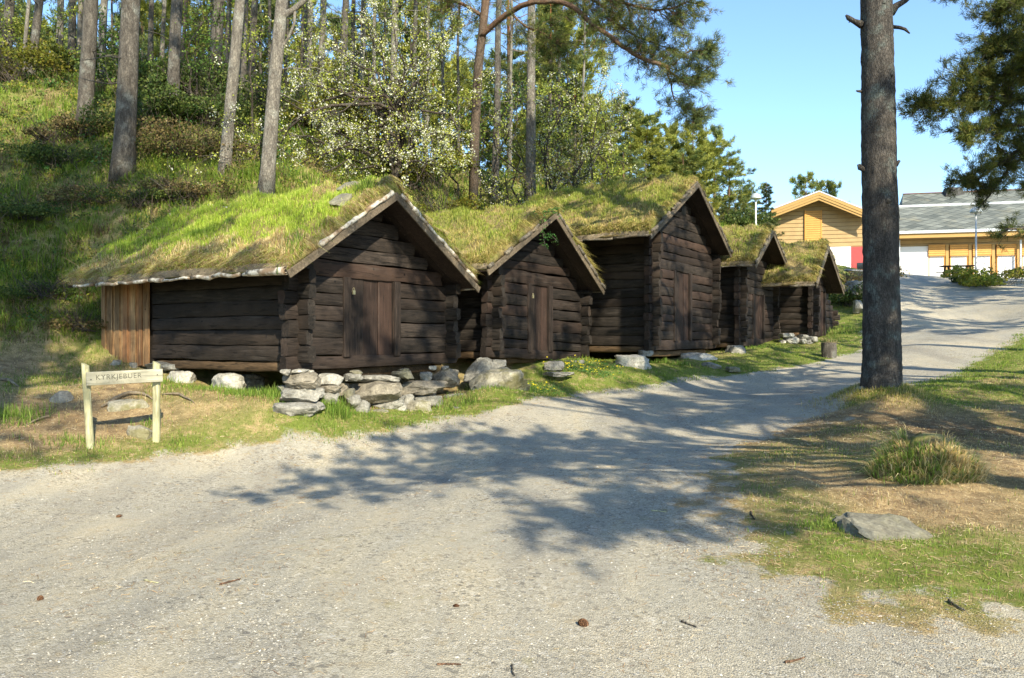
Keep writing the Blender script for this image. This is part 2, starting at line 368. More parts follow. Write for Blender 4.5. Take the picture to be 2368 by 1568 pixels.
PATH = np.concatenate([np.array([(-14,-8)]), gpoly([(0,1090)])-[1.5,.3], gpoly([(0,1090),(200,1078),(400,1052),(600,1030),(750,1014),(900,993),(1040,965),(1200,935),(1340,915),(1500,890),(1700,868),(1870,842),(1985,812)]),
    np.array([P(2000,0,30)[:2],P(2030,0,37)[:2],P(2060,0,47)[:2],(20,58),(48,60),P(2700,0,45)[:2]]), np.array([P(2480,0,40)[:2],P(2500,0,34)[:2],P(2440,0,29)[:2]]), gpoly([(2345,790),(2290,820),(2240,850),(2170,880),(2080,900),(1985,935),(1830,985),(1700,1030),(1635,1095),(1620,1160),(1655,1240),(1730,1325),(1880,1400),(2100,1445),(2360,1465)]), np.array([(6,4.0),(14,-8)])])
def sdist(xy, poly):
    """signed distance, positive inside"""
    x, y = xy[:,0], xy[:,1]; ins = np.zeros(len(xy), bool); dm = np.full(len(xy), 1e9)
    n = len(poly)
    for i in range(n):
        a = poly[i]; b = poly[(i+1)%n]; e = b-a
        t = np.clip(((xy-a)@e)/(e@e+1e-12),0,1); dd = xy-(a+t[:,None]*e); dm = np.minimum(dm,(dd**2).sum(1))
        c = ((a[1] > y) != (b[1] > y)) & (x < (b[0]-a[0])*(y-a[1])/(b[1]-a[1]+1e-12)+a[0]); ins ^= c
    return np.where(ins,1,-1)*np.sqrt(dm)
def hillness(xy, z):  # 1 on the wild wooded slope
    s = z-1.35-.06*np.maximum(xy[:,0]+2,0)*2
    west = sstep(-.2,.7,s)*sstep(11,13.5,xy[:,1])*(1-sstep(6,9,xy[:,0]-(xy[:,1]-24)*.28))
    return west
def Hs(xy):
    xy = np.asarray(xy, float).reshape(-1,2); z = H0(xy)
    sd = sdist(xy, PATH); off = sstep(.1,-1.0,sd); w = hillness(xy, z)
    z = z + off*(.035*noise(xy,.7,1)) + w*(.16*noise(xy,1.3,2)+.07*noise(xy,.45,3)) + .012*noise(xy,2.2,4) + off*.03
    # mossy root mound at the foot of the big pine and the grassy stump mound
    c = P(2035,928,13.5); r = np.hypot(xy[:,0]-c[0]+.02, xy[:,1]-c[1]); z += .36*np.exp(-(r/.72)**2)
    c = P(2400,0,13.6); r = np.hypot((xy[:,0]-c[0]-.3)/1.6, (xy[:,1]-P(0,0,13)[1])/.35)
    return z
GREEN = [raycast(*p)[:2] for p in [(1650,1010),(1800,1060),(1960,1000),(1930,1240),(1850,1320),(2250,1330),(2350,1330),(1450,860),(2300,900),(2200,930),(1950,860)]]
def masks(xy, z):
    sd = sdist(xy, PATH); sd2 = sd+.10*noise(xy,.9,5)+.10*noise(xy,.3,2); ea = (xy[:,0] > 1.2)&(xy[:,1] < 12.5); path = np.where(ea, sstep(-1.0,.75,sd2+.35*noise(xy,.45,1)+.2*noise(xy,.18,3)), sstep(-.55,.5,sd2))
    hill = hillness(xy, z)
    g = .45+.35*noise(xy,1.6,0)
    for c in GREEN: g += .60*np.exp(-((xy-c)**2).sum(1)/.75)
    east = (xy[:,0] > 1.5)&(xy[:,1] < 13); g = np.where(east, g-.38, g)
    lb = P(60,960,11.2)[:2]; g -= .9*np.exp(-((xy-lb)**2/np.array([1.6,1.0])**2).sum(1))
    g += .6*sstep(-1.1,-.3,sd)*(sd < 0)*(~east)       # lush strip along the path edge
    g += .5*((xy[:,0] > 0)&(xy[:,1] > 16.5))
    soil = 1.0*np.exp(-((xy-P(2230,1000,11.2)[:2])**2/np.array([2.6,1.2])**2).sum(1)) + .6*hill*np.clip(noise(xy,2.4,4)-.2,0,1); g += .6*hill
    soil += .55*np.exp(-((xy-lb)**2/np.array([1.3,.8])**2).sum(1))
    return path, np.clip(g,0,1), np.clip(soil,0,1), hill, sd
def ground():
    u = np.linspace(-4.3,4.3,640); vv = np.linspace(-3.2,4.4,620)
    xs = 8*np.sinh(u)*.9; ys = 9+7*np.sinh(vv)
    X, Y = np.meshgrid(xs, ys); xy = np.stack([X.ravel(),Y.ravel()],1)
    cl = np.clip(xy, [-140,-30],[140,210])
    z = Hs(cl)
    pa, g, so, hi, sd = masks(cl, z)
    nx, ny = len(xs), len(ys); i = np.arange(ny-1)[:,None]*nx+np.arange(nx-1)[None,:]
    f = np.stack([i,i+1,i+nx+1,i+nx],-1).reshape(-1,4)
    mb = MB(); mb.add(np.concatenate([xy,z[:,None]],1), f, np.stack([pa,g,so],1))
    o = mb.build('ground', M['ground'], smooth=True); tag(o, kind='structure')
ground()
# ------------------------------------------------------------------ rocks
def _ico(sub):
    bm = bmesh.new(); bmesh.ops.create_icosphere(bm, subdivisions=sub, radius=1)
    v = np.array([x.co[:] for x in bm.verts]); f = np.array([[q.index for q in p.verts] for p in bm.faces]); bm.free(); return v, f
ICO = {k: _ico(k) for k in (1,2,3,4)}
def rock_mesh(mb, c, size, seed=0, flat=.0, sub=3, rot=0.0, c_=None, cuts=9, rough=.05, p=12.0):
    g = np.random.default_rng(seed); v, f = ICO[sub]; v = v.copy()
    v = v/((np.abs(v)**p).sum(1)**(1/p))[:,None]
    for _ in range(cuts):
        n = g.normal(size=3); n[2] *= .8; n /= np.linalg.norm(n); dcut = g.uniform(.74,1.22)
        s = v@n; over = np.maximum(s-dcut,0); v -= over[:,None]*n*.95
    v += noise(v+seed*3.1,.55,seed%6)[:,None]*v*rough*1.6+noise(v+seed,.2,(seed+2)%6)[:,None]*v*rough*.9+np.abs(noise(v*[1,1,2.2]+seed,.09,(seed+1)%6))[:,None]*v*rough*-.6
    lo, hi = v.min(0), v.max(0); v = (v-(lo+hi)/2)/(hi-lo)*2
    v = v*np.array(size)/2
    cr, sr = math.cos(rot), math.sin(rot); v = v@np.array([[cr,sr,0],[-sr,cr,0],[0,0,1]])
    mb.add(v+np.array(c), f, c_)
def rock(name, px0, py0, px1, py1, d, label, m='rock_grey', thick=None, group=None, seed=1, sink=0.0, cat='stone', rot=0.0, cuts=9):
    w = (px1-px0)/F*d; h = (py1-py0)/F*d; c = P((px0+px1)/2,(py0+py1)/2,d)
    t = thick or w*.7
    mb = MB(); rock_mesh(mb, (0,0,h/2-sink/2), (w*1.04,t,h*1.05+sink), seed=seed, rot=rot, cuts=cuts, sub=4 if w > .45 else 3, p=4.0 if ('boulder' in label or 'ledge' in label or 'round' in label) else 12.0)
    o = mb.build(name, M[m], smooth=False); me = o.data
    me.polygons.foreach_set('use_smooth', np.full(len(me.polygons), True))
    try: me.set_sharp_from_angle(angle=R(32))
    except Exception: pass
    o.location = (c[0], c[1]+t*.35, c[2]-h/2); tag(o, label, cat, group); return o

# ------------------------------------------------------------------ blades
def blades(mb, base, h, w, col, lean=.35, az=None, up=None, g=None, tipcol=1.25, droop=.0):
    g = g or rng; n = len(base)
    if n == 0: return
    h = np.broadcast_to(h,(n,)); w = np.broadcast_to(w,(n,)); col = np.broadcast_to(col,(n,3))
    a = g.uniform(0,2*np.pi,n); l = np.abs(g.normal(0,lean,n)); la = g.uniform(0,2*np.pi,n) if az is None else az+g.normal(0,.5,n)
    side = np.stack([np.cos(a),np.sin(a),np.zeros(n)],1)*w[:,None]*.5
    ld = np.stack([np.cos(la),np.sin(la),np.zeros(n)],1)
    U = np.array([0,0,1.]) if up is None else up
    mid = base+U*(h*.55)[:,None]*(1-.25*np.minimum(l,1.5))[:,None]+ld*(h*.30*l)[:,None]
    tip = base+U*(h*(1.0-.5*np.minimum(l,1.6)-droop))[:,None]+ld*(h*(.85*l+droop*.6))[:,None]
    v = np.stack([base-side, base+side, mid+side*.75, mid-side*.75, tip],1).reshape(-1,3)
    i = np.arange(n)[:,None]*5
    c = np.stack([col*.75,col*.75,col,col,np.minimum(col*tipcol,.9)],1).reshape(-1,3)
    mb.add(v, [i+np.array([[0,1,2,3]]), i+np.array([[3,2,4]])], c)
GR = np.array([[.14,.22,.03],[.19,.27,.045],[.10,.17,.028],[.26,.31,.07]])
ST = np.array([[.42,.33,.17],[.33,.24,.12],[.50,.41,.23],[.24,.17,.09]])
MOSS = np.array([[.16,.155,.035],[.22,.19,.055],[.11,.12,.03]])
def pick(pal, n, g=None): return pal[(g or rng).integers(0,len(pal),n)]

# ------------------------------------------------------------------ the log storehouses
class House: pass
def ray_dir(px, py): return np.array([(px-CX)/F, 1.0, -(py-CY)/F])
def log(mb, a, b, th, hh, axis, g, seed=0, wob=.010):
    """squared, slightly bellied log from a to b along local axis 0 (x) or 1 (y)"""
    a = np.array(a,float); b = np.array(b,float); L = abs(b-a)[axis]
    if L < .05: return
    n = max(2, int(L/.16)+1); t = np.linspace(0,1,n)
    prof = np.array([(-.5,-.30),(-.40,-.47),(0,-.5),(.40,-.47),(.5,-.30),(.53,0),(.5,.32),(.40,.47),(0,.5),(-.40,.47),(-.5,.32),(-.53,0)])
    cen = a+(b-a)*t[:,None]; ph = g.uniform(0,50)
    cz = noise(np.stack([t*L+ph,0*t,0*t],1),.9,seed%6)*wob*1.2; cy = noise(np.stack([t*L+ph,9+0*t,0*t],1),.8,(seed+1)%6)*wob
    hv = hh*(1+.07*noise(np.stack([t*L+ph,0*t,5+0*t],1),.7,2))
    V = np.zeros((n,12,3)); o = 1-axis
    V[:,:,axis] = cen[:,axis][:,None]
    V[:,:,o] = cen[:,o][:,None]+cy[:,None]+prof[None,:,0]*th
    V[:,:,2] = cen[:,2][:,None]+cz[:,None]+prof[None,:,1]*hv[:,None]
    V += g.normal(0,wob*.22,V.shape)
    V[0,:,axis] += g.normal(0,.012,12); V[-1,:,axis] += g.normal(0,.012,12)
    i = np.arange(n-1)[:,None]*12; j = np.arange(12)[None,:]; k = (j+1)%12
    mb.add(V.reshape(-1,3), [np.stack([i+j,i+12+j,i+12+k,i+k],-1).reshape(-1,4), np.arange(12)[None,:], ((n-1)*12+np.arange(12)[::-1])[None,:]])

def build_house(key, corner, d, a, pxr, L, apex, lend, rend, oh, door, lh, label, turf, pal, seed, jamb=.16, window=None, tilt=0.0, headx=.24, doorlabel=None, ohb=.3, noside=0, thick=.27, barge=True, straight=False, latch=None, sidepx=None, shed=None):
    g = np.random.default_rng(seed); H = House()
    c0 = P(corner[0], corner[1], d); u = np.array([math.sin(R(a)), math.cos(R(a)), 0]); v = np.array([-math.cos(R(a)), math.sin(R(a)), 0])
    root = empty('log_storehouse', (c0[0],c0[1],c0[2]), R(90-a), label, 'log storehouse', 'turf roofed log storehouses in a row')
    H.root = root; H.c0 = c0; H.u = u; H.v = v
    Mx = np.stack([u,v,[0,0,1.]],1)
    def to_world(p): return c0+np.asarray(p)@Mx.T
    H.w = to_world
    def hit(px, py, ylo=None, xlo=None):
        o = np.array([0,0,EYE])-c0; dr = ray_dir(px,py); ol = np.array([o@u,o@v,o[2]]); dl = np.array([dr@u,dr@v,dr[2]])
        t = (ylo-ol[1])/dl[1] if ylo is not None else (xlo-ol[0])/dl[0]
        return ol+dl*t
    H.hit = hit
    W = hit(pxr, corner[1], ylo=0)[0]; H.W = W; H.L = L
    A = hit(*apex, ylo=-oh); Lp = hit(*lend, ylo=-oh); Rp = hit(*rend, ylo=-oh)
    H.A = A
    # roof lines in the gable plane (top of boards)
    def roofz(x):
        x = np.asarray(x,float)
        l = A[2]+(x-A[0])*(A[2]-Lp[2])/(A[0]-Lp[0]); r = A[2]+(x-A[0])*(Rp[2]-A[2])/(Rp[0]-A[0])
        return np.where(x < A[0], l, r)
    H.roofz = roofz; H.Lp = Lp; H.Rp = Rp; H.oh = oh
    sag = lambda x, z: -tilt*x*max(0, 1-z/2.2)
    dx0 = dx1 = dz0 = dz1 = None
    if door:
        a1 = hit(door[0], door[1], ylo=0); a2 = hit(door[2], door[3], ylo=0); dx0, dx1 = a1[0], a2[0]; dz1 = hit((door[0]+door[2])/2, door[1], ylo=0)[2]; dz0 = hit((door[0]+door[2])/2, door[3], ylo=0)[2]
    th = .15; dlo = dhi = None
    fw = MB(); z = 0.0; k = 0
    while True:
        hh = lh*g.uniform(.80,1.22)
        zc = z+hh/2
        if zc+hh*.3 > A[2]-.12: break
        zt = zc+.02
        xl, xr = -headx*g.uniform(.8,1.15), W+headx*g.uniform(.8,1.15)
        if roofz(-.15) < zt+.12: # in the gable
            xl = max(A[0]-(A[2]-zt-.10)*(A[0]-Lp[0])/(A[2]-Lp[2]), -.02)
        if roofz(W+.15) < zt+.12:
            xr = min(A[0]+(A[2]-zt-.10)*(Rp[0]-A[0])/(A[2]-Rp[2]), W+.02)
        if xr-xl < .15: break
        s1, s2 = sag(xl,z), sag(xr,z)
        def seg(p, q):
            log(fw, (p, th/2, zc+sag(p,z)), (q, th/2, zc+sag(q,z)), th, hh*.98, 0, g, k)
        if door and z+hh*.5+sag((dx0+dx1)/2,z) > dz0 and z+hh*.5+sag((dx0+dx1)/2,z) < dz1:
            if dlo is None: dlo = z
            dhi = z+hh; seg(xl, dx0-jamb+.02); seg(dx1+jamb-.02, xr)
        else: seg(xl, xr)
        z += hh; k += 1
    if door: dz0, dz1 = dlo-.015+sag((dx0+dx1)/2,dlo)-(.04 if tilt else 0), dhi+.01+sag((dx0+dx1)/2,dhi)
    wf = fw.build('gable_wall', M['log_front'], root, smooth=True); sharp(wf)
    # side walls: logs half a course off, heads standing proud of the gable
    for side, xw in ((0, th/2),(1, W-th/2)):
        sw = MB(); z = .13; k = 0; top = float(roofz(xw))-.14
        while z < top:
            hh = min(lh*g.uniform(.88,1.14), max(.1, top-z+.05)); zc = z+hh/2
            dz = sag(xw,max(z,0))
            y1 = L if not (shed and side == 0) else shed[0]
            log(sw, (xw, -headx*g.uniform(.75,1.2), zc+dz), (xw, y1+.14*g.uniform(.6,1.2), zc+dz), th, hh*.98, 1, g, k)
            z += hh; k += 1
        box(sw, xw-.012, xw+.012, .02, (shed[0] if (shed and side == 0) else L)-.02, .15, top+.02)
        o = sw.build('side_wall', M['log_side'], root, smooth=True); sharp(o)
    bw = MB(); z = 0
    while z < A[2]-.2:
        xl = 0 if roofz(0) > z+.25 else A[0]-(A[2]-z-.2)*(A[0]-Lp[0])/(A[2]-Lp[2]); xr = W if roofz(W) > z+.25 else A[0]+(A[2]-z-.2)*(Rp[0]-A[0])/(A[2]-Rp[2])
        if xr-xl > .15: log(bw, (xl, L-.08, z+lh/2), (xr, L-.08, z+lh/2), .15, lh*.98, 0, g, 1)
        z += lh
    sharp(bw.build('back_wall', M['log_front'], root, smooth=True))
    if door:
        dm = MB(); npl = 3 if dx1-dx0 > .7 else 2; pw = (dx1-dx0)/npl
        for i in range(npl): 
            gp = .005; box(dm, dx0+i*pw+gp, dx0+(i+1)*pw-gp, .045+.010*(i%2), .085, dz0, dz1)
        do = dm.build('door', M['door_wood'], root)
        bevel(do, .006)
        if doorlabel: do['label'] = doorlabel
        for xx in (dx0-jamb, dx1):
            jm = MB(); w0 = jamb*g.uniform(.9,1.1)
            box(jm, xx, xx+jamb, -.035, .16, dz0-.02, dz1+.02*g.uniform(0,2)); jo = jm.build('door_jamb', M['door_wood'], root); bevel(jo, .012)
        im = MB(); box(im, dx0-.02, dx1+.02, .10, .18, dz0, dz1); im.build('door_backing', M['door_wood'], root)
        if latch:
            lp = hit(*latch, ylo=0); lm = MB(); 
            box(lm, lp[0]-.03, lp[0]+.03, -.062, -.037, lp[2]-.07, lp[2]); tube(lm, [(lp[0]-.02,-.05,lp[2]-.001),(lp[0]-.02,-.05,lp[2]+.035),(lp[0],-.05,lp[2]+.05),(lp[0]+.02,-.05,lp[2]+.035),(lp[0]+.02,-.05,lp[2]-.001)], .006, 6)
            lm.build('padlock', M['brass'], do)
    if window:
        w1 = hit(window[0],window[1],ylo=0); w2 = hit(window[2],window[3],ylo=0)
        wm = MB(); box(wm, w1[0], w2[0], -.012, .05, w2[2], w1[2]); wm.build('vent_hatch', M['dark_iron'], root)
    # board roof, one slab each slope
    yb0, yb1 = -oh, L+ohb
    for s,(E) in ((0,Lp),(1,Rp)):
        rb = MB(); x0, z0, x1, z1 = A[0], A[2], E[0], E[2]
        n = 14; nrm = np.array([-(z1-z0), 0, (x1-x0)]); nrm /= np.linalg.norm(nrm); nrm *= np.sign(nrm[2])
        ys = np.linspace(yb0, yb1, n+1)
        for i in range(n):
            gp = .004; b0 = [(x0,ys[i]+gp,z0),(x1,ys[i]+gp,z1+g.normal(0,.006)),(x1,ys[i+1]-gp,z1+g.normal(0,.006)),(x0,ys[i+1]-gp,z0)]
            b0 = np.array(b0); prism(rb, b0-nrm*.035, b0)
        rb.build('roof_boards', M['door_wood'], root)
    # bargeboards: edge boards on the front gable, standing proud of the roof boards
    for s, E in ((0,Lp),(1,Rp)):
        bb = MB(); dirv = np.array([E[0]-A[0],0,E[2]-A[2]]); ln = np.linalg.norm(dirv); dirv /= ln; nrm = np.array([-dirv[2],0,dirv[0]]); nrm *= np.sign(nrm[2])
        n = 10
        lo = .125 if ln > 2.2 else .10
        prev = None
        st = A+dirv*(-.0); 
        for yy0, yy1, t0, t1, dn0, dn1 in [(-oh-.035,-oh-.003,0,ln+.06,.02,-lo)]:
            p = np.array([A+nrm*.02*0+np.array([0,0,0]), ])
            topA = A+np.array([0,0,.02]); topE = A+dirv*t1+nrm*.02
            botE = topE-nrm*(lo); k_ = lo/abs(nrm[2]); botA = topA-np.array([0,0,k_])
            q = []
            for P_ in (topA,topE,botE,botA): q.append([P_[0],yy0,P_[2]])
            q2 = [[p_[0],yy1,p_[2]] for p_ in q]
            prism(bb, np.array(q), np.array(q2))
        o = bb.build('bargeboard', M['barge_wood'], root); bevel(o, .008)
    # eave board (turf log) and birch bark rolls
    for s, E in ((0,Lp),(1,Rp)):
        sg = -1 if s == 0 else 1
        eb = MB(); log(eb, (E[0]+sg*-.03, yb0+.03, E[2]+.075), (E[0]+sg*-.03, yb1-.05, E[2]+.075), .07, .13, 1, g, 2, .012)
        sharp(eb.build('eave_board', M['pale_board'], root, smooth=True))
        br = MB(); y = yb0+.02
        while y < yb1-.3:
            ln = g.uniform(.35,1.0); r = g.uniform(.022,.042)
            if g.uniform() < .8:
                yy = np.linspace(y, min(y+ln, yb1), 5); tube(br, np.stack([np.full(5,E[0]+sg*.015)+g.normal(0,.006,5), yy, np.full(5,E[2]-.015)+g.normal(0,.009,5)],1), r*g.uniform(.8,1.15,5), 10); br.build('birch_bark_roll', M['birch_bark' if key == 1 else 'bark_grey'], root, smooth=True); br = MB()
            y += ln*g.uniform(.9,1.2)
        # scroll of bark at the near corner
        gb = MB(); dirv = np.array([E[0]-A[0],0,E[2]-A[2]]); T = np.linalg.norm(dirv); dirv /= T; nrm = np.array([-dirv[2],0,dirv[0]]); nrm *= np.sign(nrm[2]); t = .1
        while t < T-.1:
            ln = g.uniform(.18,.5); r = g.uniform(.028,.052); tt = np.linspace(t, min(t+ln,T), 4)
            pp = A+dirv*tt[:,None]+nrm*(.055+g.normal(0,.010,4))[:,None]; pp[:,1] = -oh-.03+g.normal(0,.01,4)
            if g.uniform() < .85: tube(gb, pp, r*g.uniform(.8,1.15,4), 10); gb.build('birch_bark_roll', M['birch_bark' if key == 1 else 'bark_grey'], root, smooth=True); gb = MB()
            t += ln*g.uniform(.85,1.05)
    # turf blanket
    def turfz(x, y):
        e = np.minimum(np.minimum((x-Lp[0]), (Rp[0]-x)), np.minimum(y-yb0, yb1-y)); e = np.clip(e,0,1)
        T = thick*np.sqrt(np.clip(1-(1-np.minimum(e/.22,1))**2,0,1))+.03
        p = np.stack([x,y,0*x+seed],1)
        base = roofz(x); r = np.abs(x-A[0]); base = base-np.maximum(.16-r,0)*.35
        return base+T*(1+.34*noise(p,.55,1))+.05*noise(p,.22,2)*np.minimum(e/.1,1)+.05*noise(p,1.3,3)
    H.turfz = turfz; H.ext = (Lp[0],Rp[0],yb0,yb1)
    tm = MB(); nx, ny = 70, 80
    xs = np.concatenate([Lp[0]+(A[0]-Lp[0])*np.linspace(0,1,nx//2)**1.0, A[0]+(Rp[0]-A[0])*np.linspace(0,1,nx//2+1)[1:]])
    ys = np.linspace(yb0+.02, yb1, ny); X, Y = np.meshgrid(xs, ys); zt = turfz(X.ravel(),Y.ravel())
    top = np.stack([X.ravel()+.02*noise(np.stack([X.ravel(),Y.ravel()],1),.2,4)*0,Y.ravel(),zt],1); bot = np.stack([X.ravel(),Y.ravel(),roofz(X.ravel())+.004],1)
    n = len(xs); i = np.arange(ny-1)[:,None]*n+np.arange(n-1)[None,:]; q = np.stack([i,i+1,i+n+1,i+n],-1).reshape(-1,4); N = len(top)
    r1 = np.arange(n-1); f1 = np.stack([r1,r1+N,r1+1+N,r1+1],1); r2 = (ny-1)*n+r1; f2 = np.stack([r2+1,r2+1+N,r2+N,r2],1)
    c1 = np.arange(ny-1)*n; f3 = np.stack([c1+n,c1+n+N,c1+N,c1],1); c2 = c1+n-1; f4 = np.stack([c2,c2+N,c2+n+N,c2+n],1)
    tm.add(np.concatenate([top,bot]), [q, q[:,::-1]+N, f1,f2,f3,f4])
    to = tm.build('turf', M['turf_soil'], root, smooth=True); H.turf = to
    # grass on the turf
    gm = MB(); area = (Rp[0]-Lp[0])*(yb1-yb0); n = int(area*turf['dens'])
    for _k in range(26 if key == 1 else 18):
        _f = g.uniform(.08,1.9); turf.setdefault('tufts',[]); turf['tufts'] = turf['tufts']+[(_f, g.uniform(yb0+.1,yb1), int(turf['dens']*.018), g.uniform(.12,.22), int(g.integers(0,2)))]
    x = g.uniform(Lp[0]+.03, Rp[0]-.03, n); y = g.uniform(yb0+.03, yb1, n); zz = turfz(x,y)-.015
    b = np.stack([x,y,zz],1); s = np.where(x < A[0],(x-Lp[0])/(A[0]-Lp[0]),(Rp[0]-x)/(Rp[0]-A[0]))
    green = turf['green'](s, y, x) + .45*noise(np.stack([x,y],1),.8,5)+.35*noise(np.stack([x,y],1),.28,1)
    isg = g.uniform(size=n) < np.clip(green,0.04,.97)
    col = np.where(isg[:,None], pick(pal[0],n,g), pick(pal[1],n,g))*g.uniform(.8,1.2,(n,1))
    hh = np.where(isg, g.uniform(.06,.16,n), g.uniform(.04,.12,n))*turf.get('h',1.0)*(1+.5*np.clip(noise(np.stack([x,y],1),.5,2),-1,1))
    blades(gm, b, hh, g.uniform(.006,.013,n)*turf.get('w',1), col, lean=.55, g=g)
    # shaggy edges hanging over gable and eaves
    ne = int(turf['dens']*turf.get('edge',1.2)*2.4)
    for E in (Lp, Rp):
        t = g.uniform(0,1,ne); xx = A[0]+(E[0]-A[0])*t; yy = np.full(ne,yb0+.09)+g.uniform(-.03,.10,ne); b = np.stack([xx,yy,turfz(xx,np.maximum(yy,yb0+.02))-.02],1)
        blades(gm, b, g.uniform(.05,.13,ne)*(1+.8*noise(b,.18,3).clip(-.7,1.2)), .008*turf.get('w',1), np.where((g.uniform(size=ne) < .25)[:,None], pick(pal[0],ne,g), pick(pal[1],ne,g))*g.uniform(.6,1.1,(ne,1)), lean=.8, az=-np.pi/2, g=g, droop=.75)
        t = g.uniform(yb0,yb1,ne); sg = -1 if E is Lp else 1; xx = np.full(ne,E[0])-sg*g.uniform(.0,.10,ne); b = np.stack([xx,t,turfz(xx,t)-.01],1)
        blades(gm, b, g.uniform(.05,.13,ne)*(1+.8*noise(b,.18,4).clip(-.7,1.2)), .008*turf.get('w',1), np.where((g.uniform(size=ne) < .25)[:,None], pick(pal[0],ne,g), pick(pal[1],ne,g))*g.uniform(.6,1.1,(ne,1)), lean=.8, az=0 if sg > 0 else np.pi, g=g, droop=.6)
    for (fs, fy, num, hgt, kind) in turf.get('tufts', []):
        xx = (Lp[0] if fs < 0 else A[0])+0; xx = A[0]+(Lp[0]-A[0])*(1-fs) if fs <= 1 else A[0]+(Rp[0]-A[0])*(fs-1)
        x = xx+g.normal(0,.10,num); y = fy+g.normal(0,.10,num); y = np.clip(y,yb0+.03,yb1)
        b = np.stack([x,y,turfz(x,y)-.02],1); blades(gm, b, g.uniform(.5,1,num)*hgt, .016, pick(GR if kind else ST,num,g), lean=.6, g=g)
    go = gm.build('turf_grass', M['blade'], to); go['kind'] = 'stuff'
    # daisies on the turf
    if turf.get('flowers'):
        fm = MB()
        for (fx, fy, cnt, sp) in turf['flowers']:
            x = A[0]+(Lp[0]-A[0])*(1-fx)+g.normal(0,sp,cnt); y = fy+g.normal(0,sp,cnt); zf = turfz(x,y)+g.uniform(.06,.12,cnt)
            for a_,b_,c_ in zip(x,y,zf): flower(fm, (a_,b_,c_), .021, (.80,.80,.78), g)
        fo = fm.build('daisies', M['petal'], to); fo['kind'] = 'stuff'
    if shed:  # vertical boards of the lean-to section behind the log room
        y0, y1 = shed[0]+.12, shed[1]; sb = MB(); y = y0; zt = float(roofz(0))-.10; k = 0
        while y < y1:
            w = g.uniform(.09,.17); zl = shed[2]+g.normal(0,.02)
            xo = -.03 if k%2 else -.055
            box(sb, xo-.012, xo+.012, y, min(y+w,y1+.05), zl, zt); y += w*.93 if k%2 else w*.9; k += 1
        so = sb.build('board_cladding', M['shed_boards'], root); so['label'] = 'orange brown vertical boards closing the rear section'
        fb = MB(); box(fb, .02, .14, y0, y1, shed[2]+.05, zt); fb.build('wall_frame', M['log_side'], root)
        ib = MB(); 
    return H
def sharp(o):
    try: o.data.set_sharp_from_angle(angle=R(40))
    except Exception: pass
def bevel(o, w):
    md = o.modifiers.new('bevel','BEVEL'); md.width = w; md.segments = 2; md.limit_method = 'ANGLE'
def flower(mb, c, r, col, g, petals=5):
    th = g.uniform(0,6.28)+np.arange(petals)*2*np.pi/petals; c = np.array(c)
    tl = g.normal(0,.35,2); nrm = np.array([tl[0],tl[1]-.35,1.]); nrm /= np.linalg.norm(nrm); a = np.cross(nrm,[0,1,0]); a /= np.linalg.norm(a); b = np.cross(nrm,a)
    for t in th:
        e = np.cos(t)*a+np.sin(t)*b; s = -np.sin(t)*a+np.cos(t)*b
        mb.add([c, c+e*r*.6-s*r*.38+nrm*.002, c+e*r+nrm*.003, c+e*r*.6+s*r*.38+nrm*.002],[[0,1,2,3]],col)
    mb.add([c+a*r*.25+nrm*.004,c+b*r*.25+nrm*.004,c-a*r*.25+nrm*.004,c-b*r*.25+nrm*.004],[[0,1,2,3]],(.55,.42,.04))

BRT = np.array([[.32,.44,.045],[.40,.50,.06],[.50,.56,.12],[.24,.36,.035]])
OLV = np.array([[.27,.32,.045],[.34,.38,.07],[.20,.26,.035],[.40,.41,.11]])
STW = np.array([[.62,.49,.25],[.54,.40,.18],[.68,.58,.33],[.44,.31,.13]])
STO = np.array([[.56,.45,.17],[.46,.38,.12],[.62,.51,.23],[.38,.31,.10]])
H1 = build_house(1, (688,856), 12.6, 33, 1040, 5.85, (915,447), (668,625), (1104,664), .60, (809,643,910,828), .265,
    'wide low log storehouse nearest the sign, with bright green turf roof and broad plank door', dict(dens=2900, h=.95, w=1.1, green=lambda s,y,x: np.where(x<1.9, 1.3*sstep(.10,.34,s)*(1-.6*sstep(.84,.95,s))*sstep(-.35,.7,y+.6-.0*s), .35), tufts=[(.10,-.45,160,.24,1),(.80,-.30,130,.30,1),(.45,.2,60,.2,1),(.2,2.0,30,.15,1)], flowers=[(.86,3.6,5,.1),(.45,5.3,6,.14),(.9,4.4,4,.08),(.65,4.9,3,.2)]),
    (BRT,STW), 11, jamb=.17, doorlabel='wide door of three brown vertical planks', latch=(813,672), shed=(3.98,5.72,-.02), ohb=.0)
H2 = build_house(2, (1138,826), 16.9, 33, 1349, 4.5, (1284,494), (1128,624), (1394,672), .55, (1228,655,1268,810), .255,
    'small reddish brown log storehouse, second from the sign, with narrow padlocked door', dict(dens=1700, h=.95, w=1.3, green=lambda s,y,x: .42+.25*(s>.6)+.35*sstep(1.5,3,y), tufts=[(.9,-.25,40,.25,1),(1.75,-.3,60,.22,1)], edge=1.6),
    (OLV,STO), 12, jamb=.17, tilt=.045, latch=(1228,683), headx=.22)
H3 = build_house(3, (1508,811), 20.2, 33, 1650, 4.6, (1613,424), (1503,543), (1688,588), .50, (1562,640,1594,797), .24,
    'tallest log storehouse, middle of the row, gable in shade with small square vent', dict(dens=1400, h=1.0, w=1.5, green=lambda s,y,x: .75*sstep(.25,.5,s)*(1-sstep(.55,.8,s))+.28+.4*sstep(2.,4.,y), tufts=[(.1,-.3,60,.25,0)], flowers=[(.42,1.2,12,.5),(.5,2.6,8,.6),(.85,3.0,5,.3)], edge=1.8),
    (OLV,STO), 13, jamb=.15, window=(1575,473,1585,499), headx=.2)
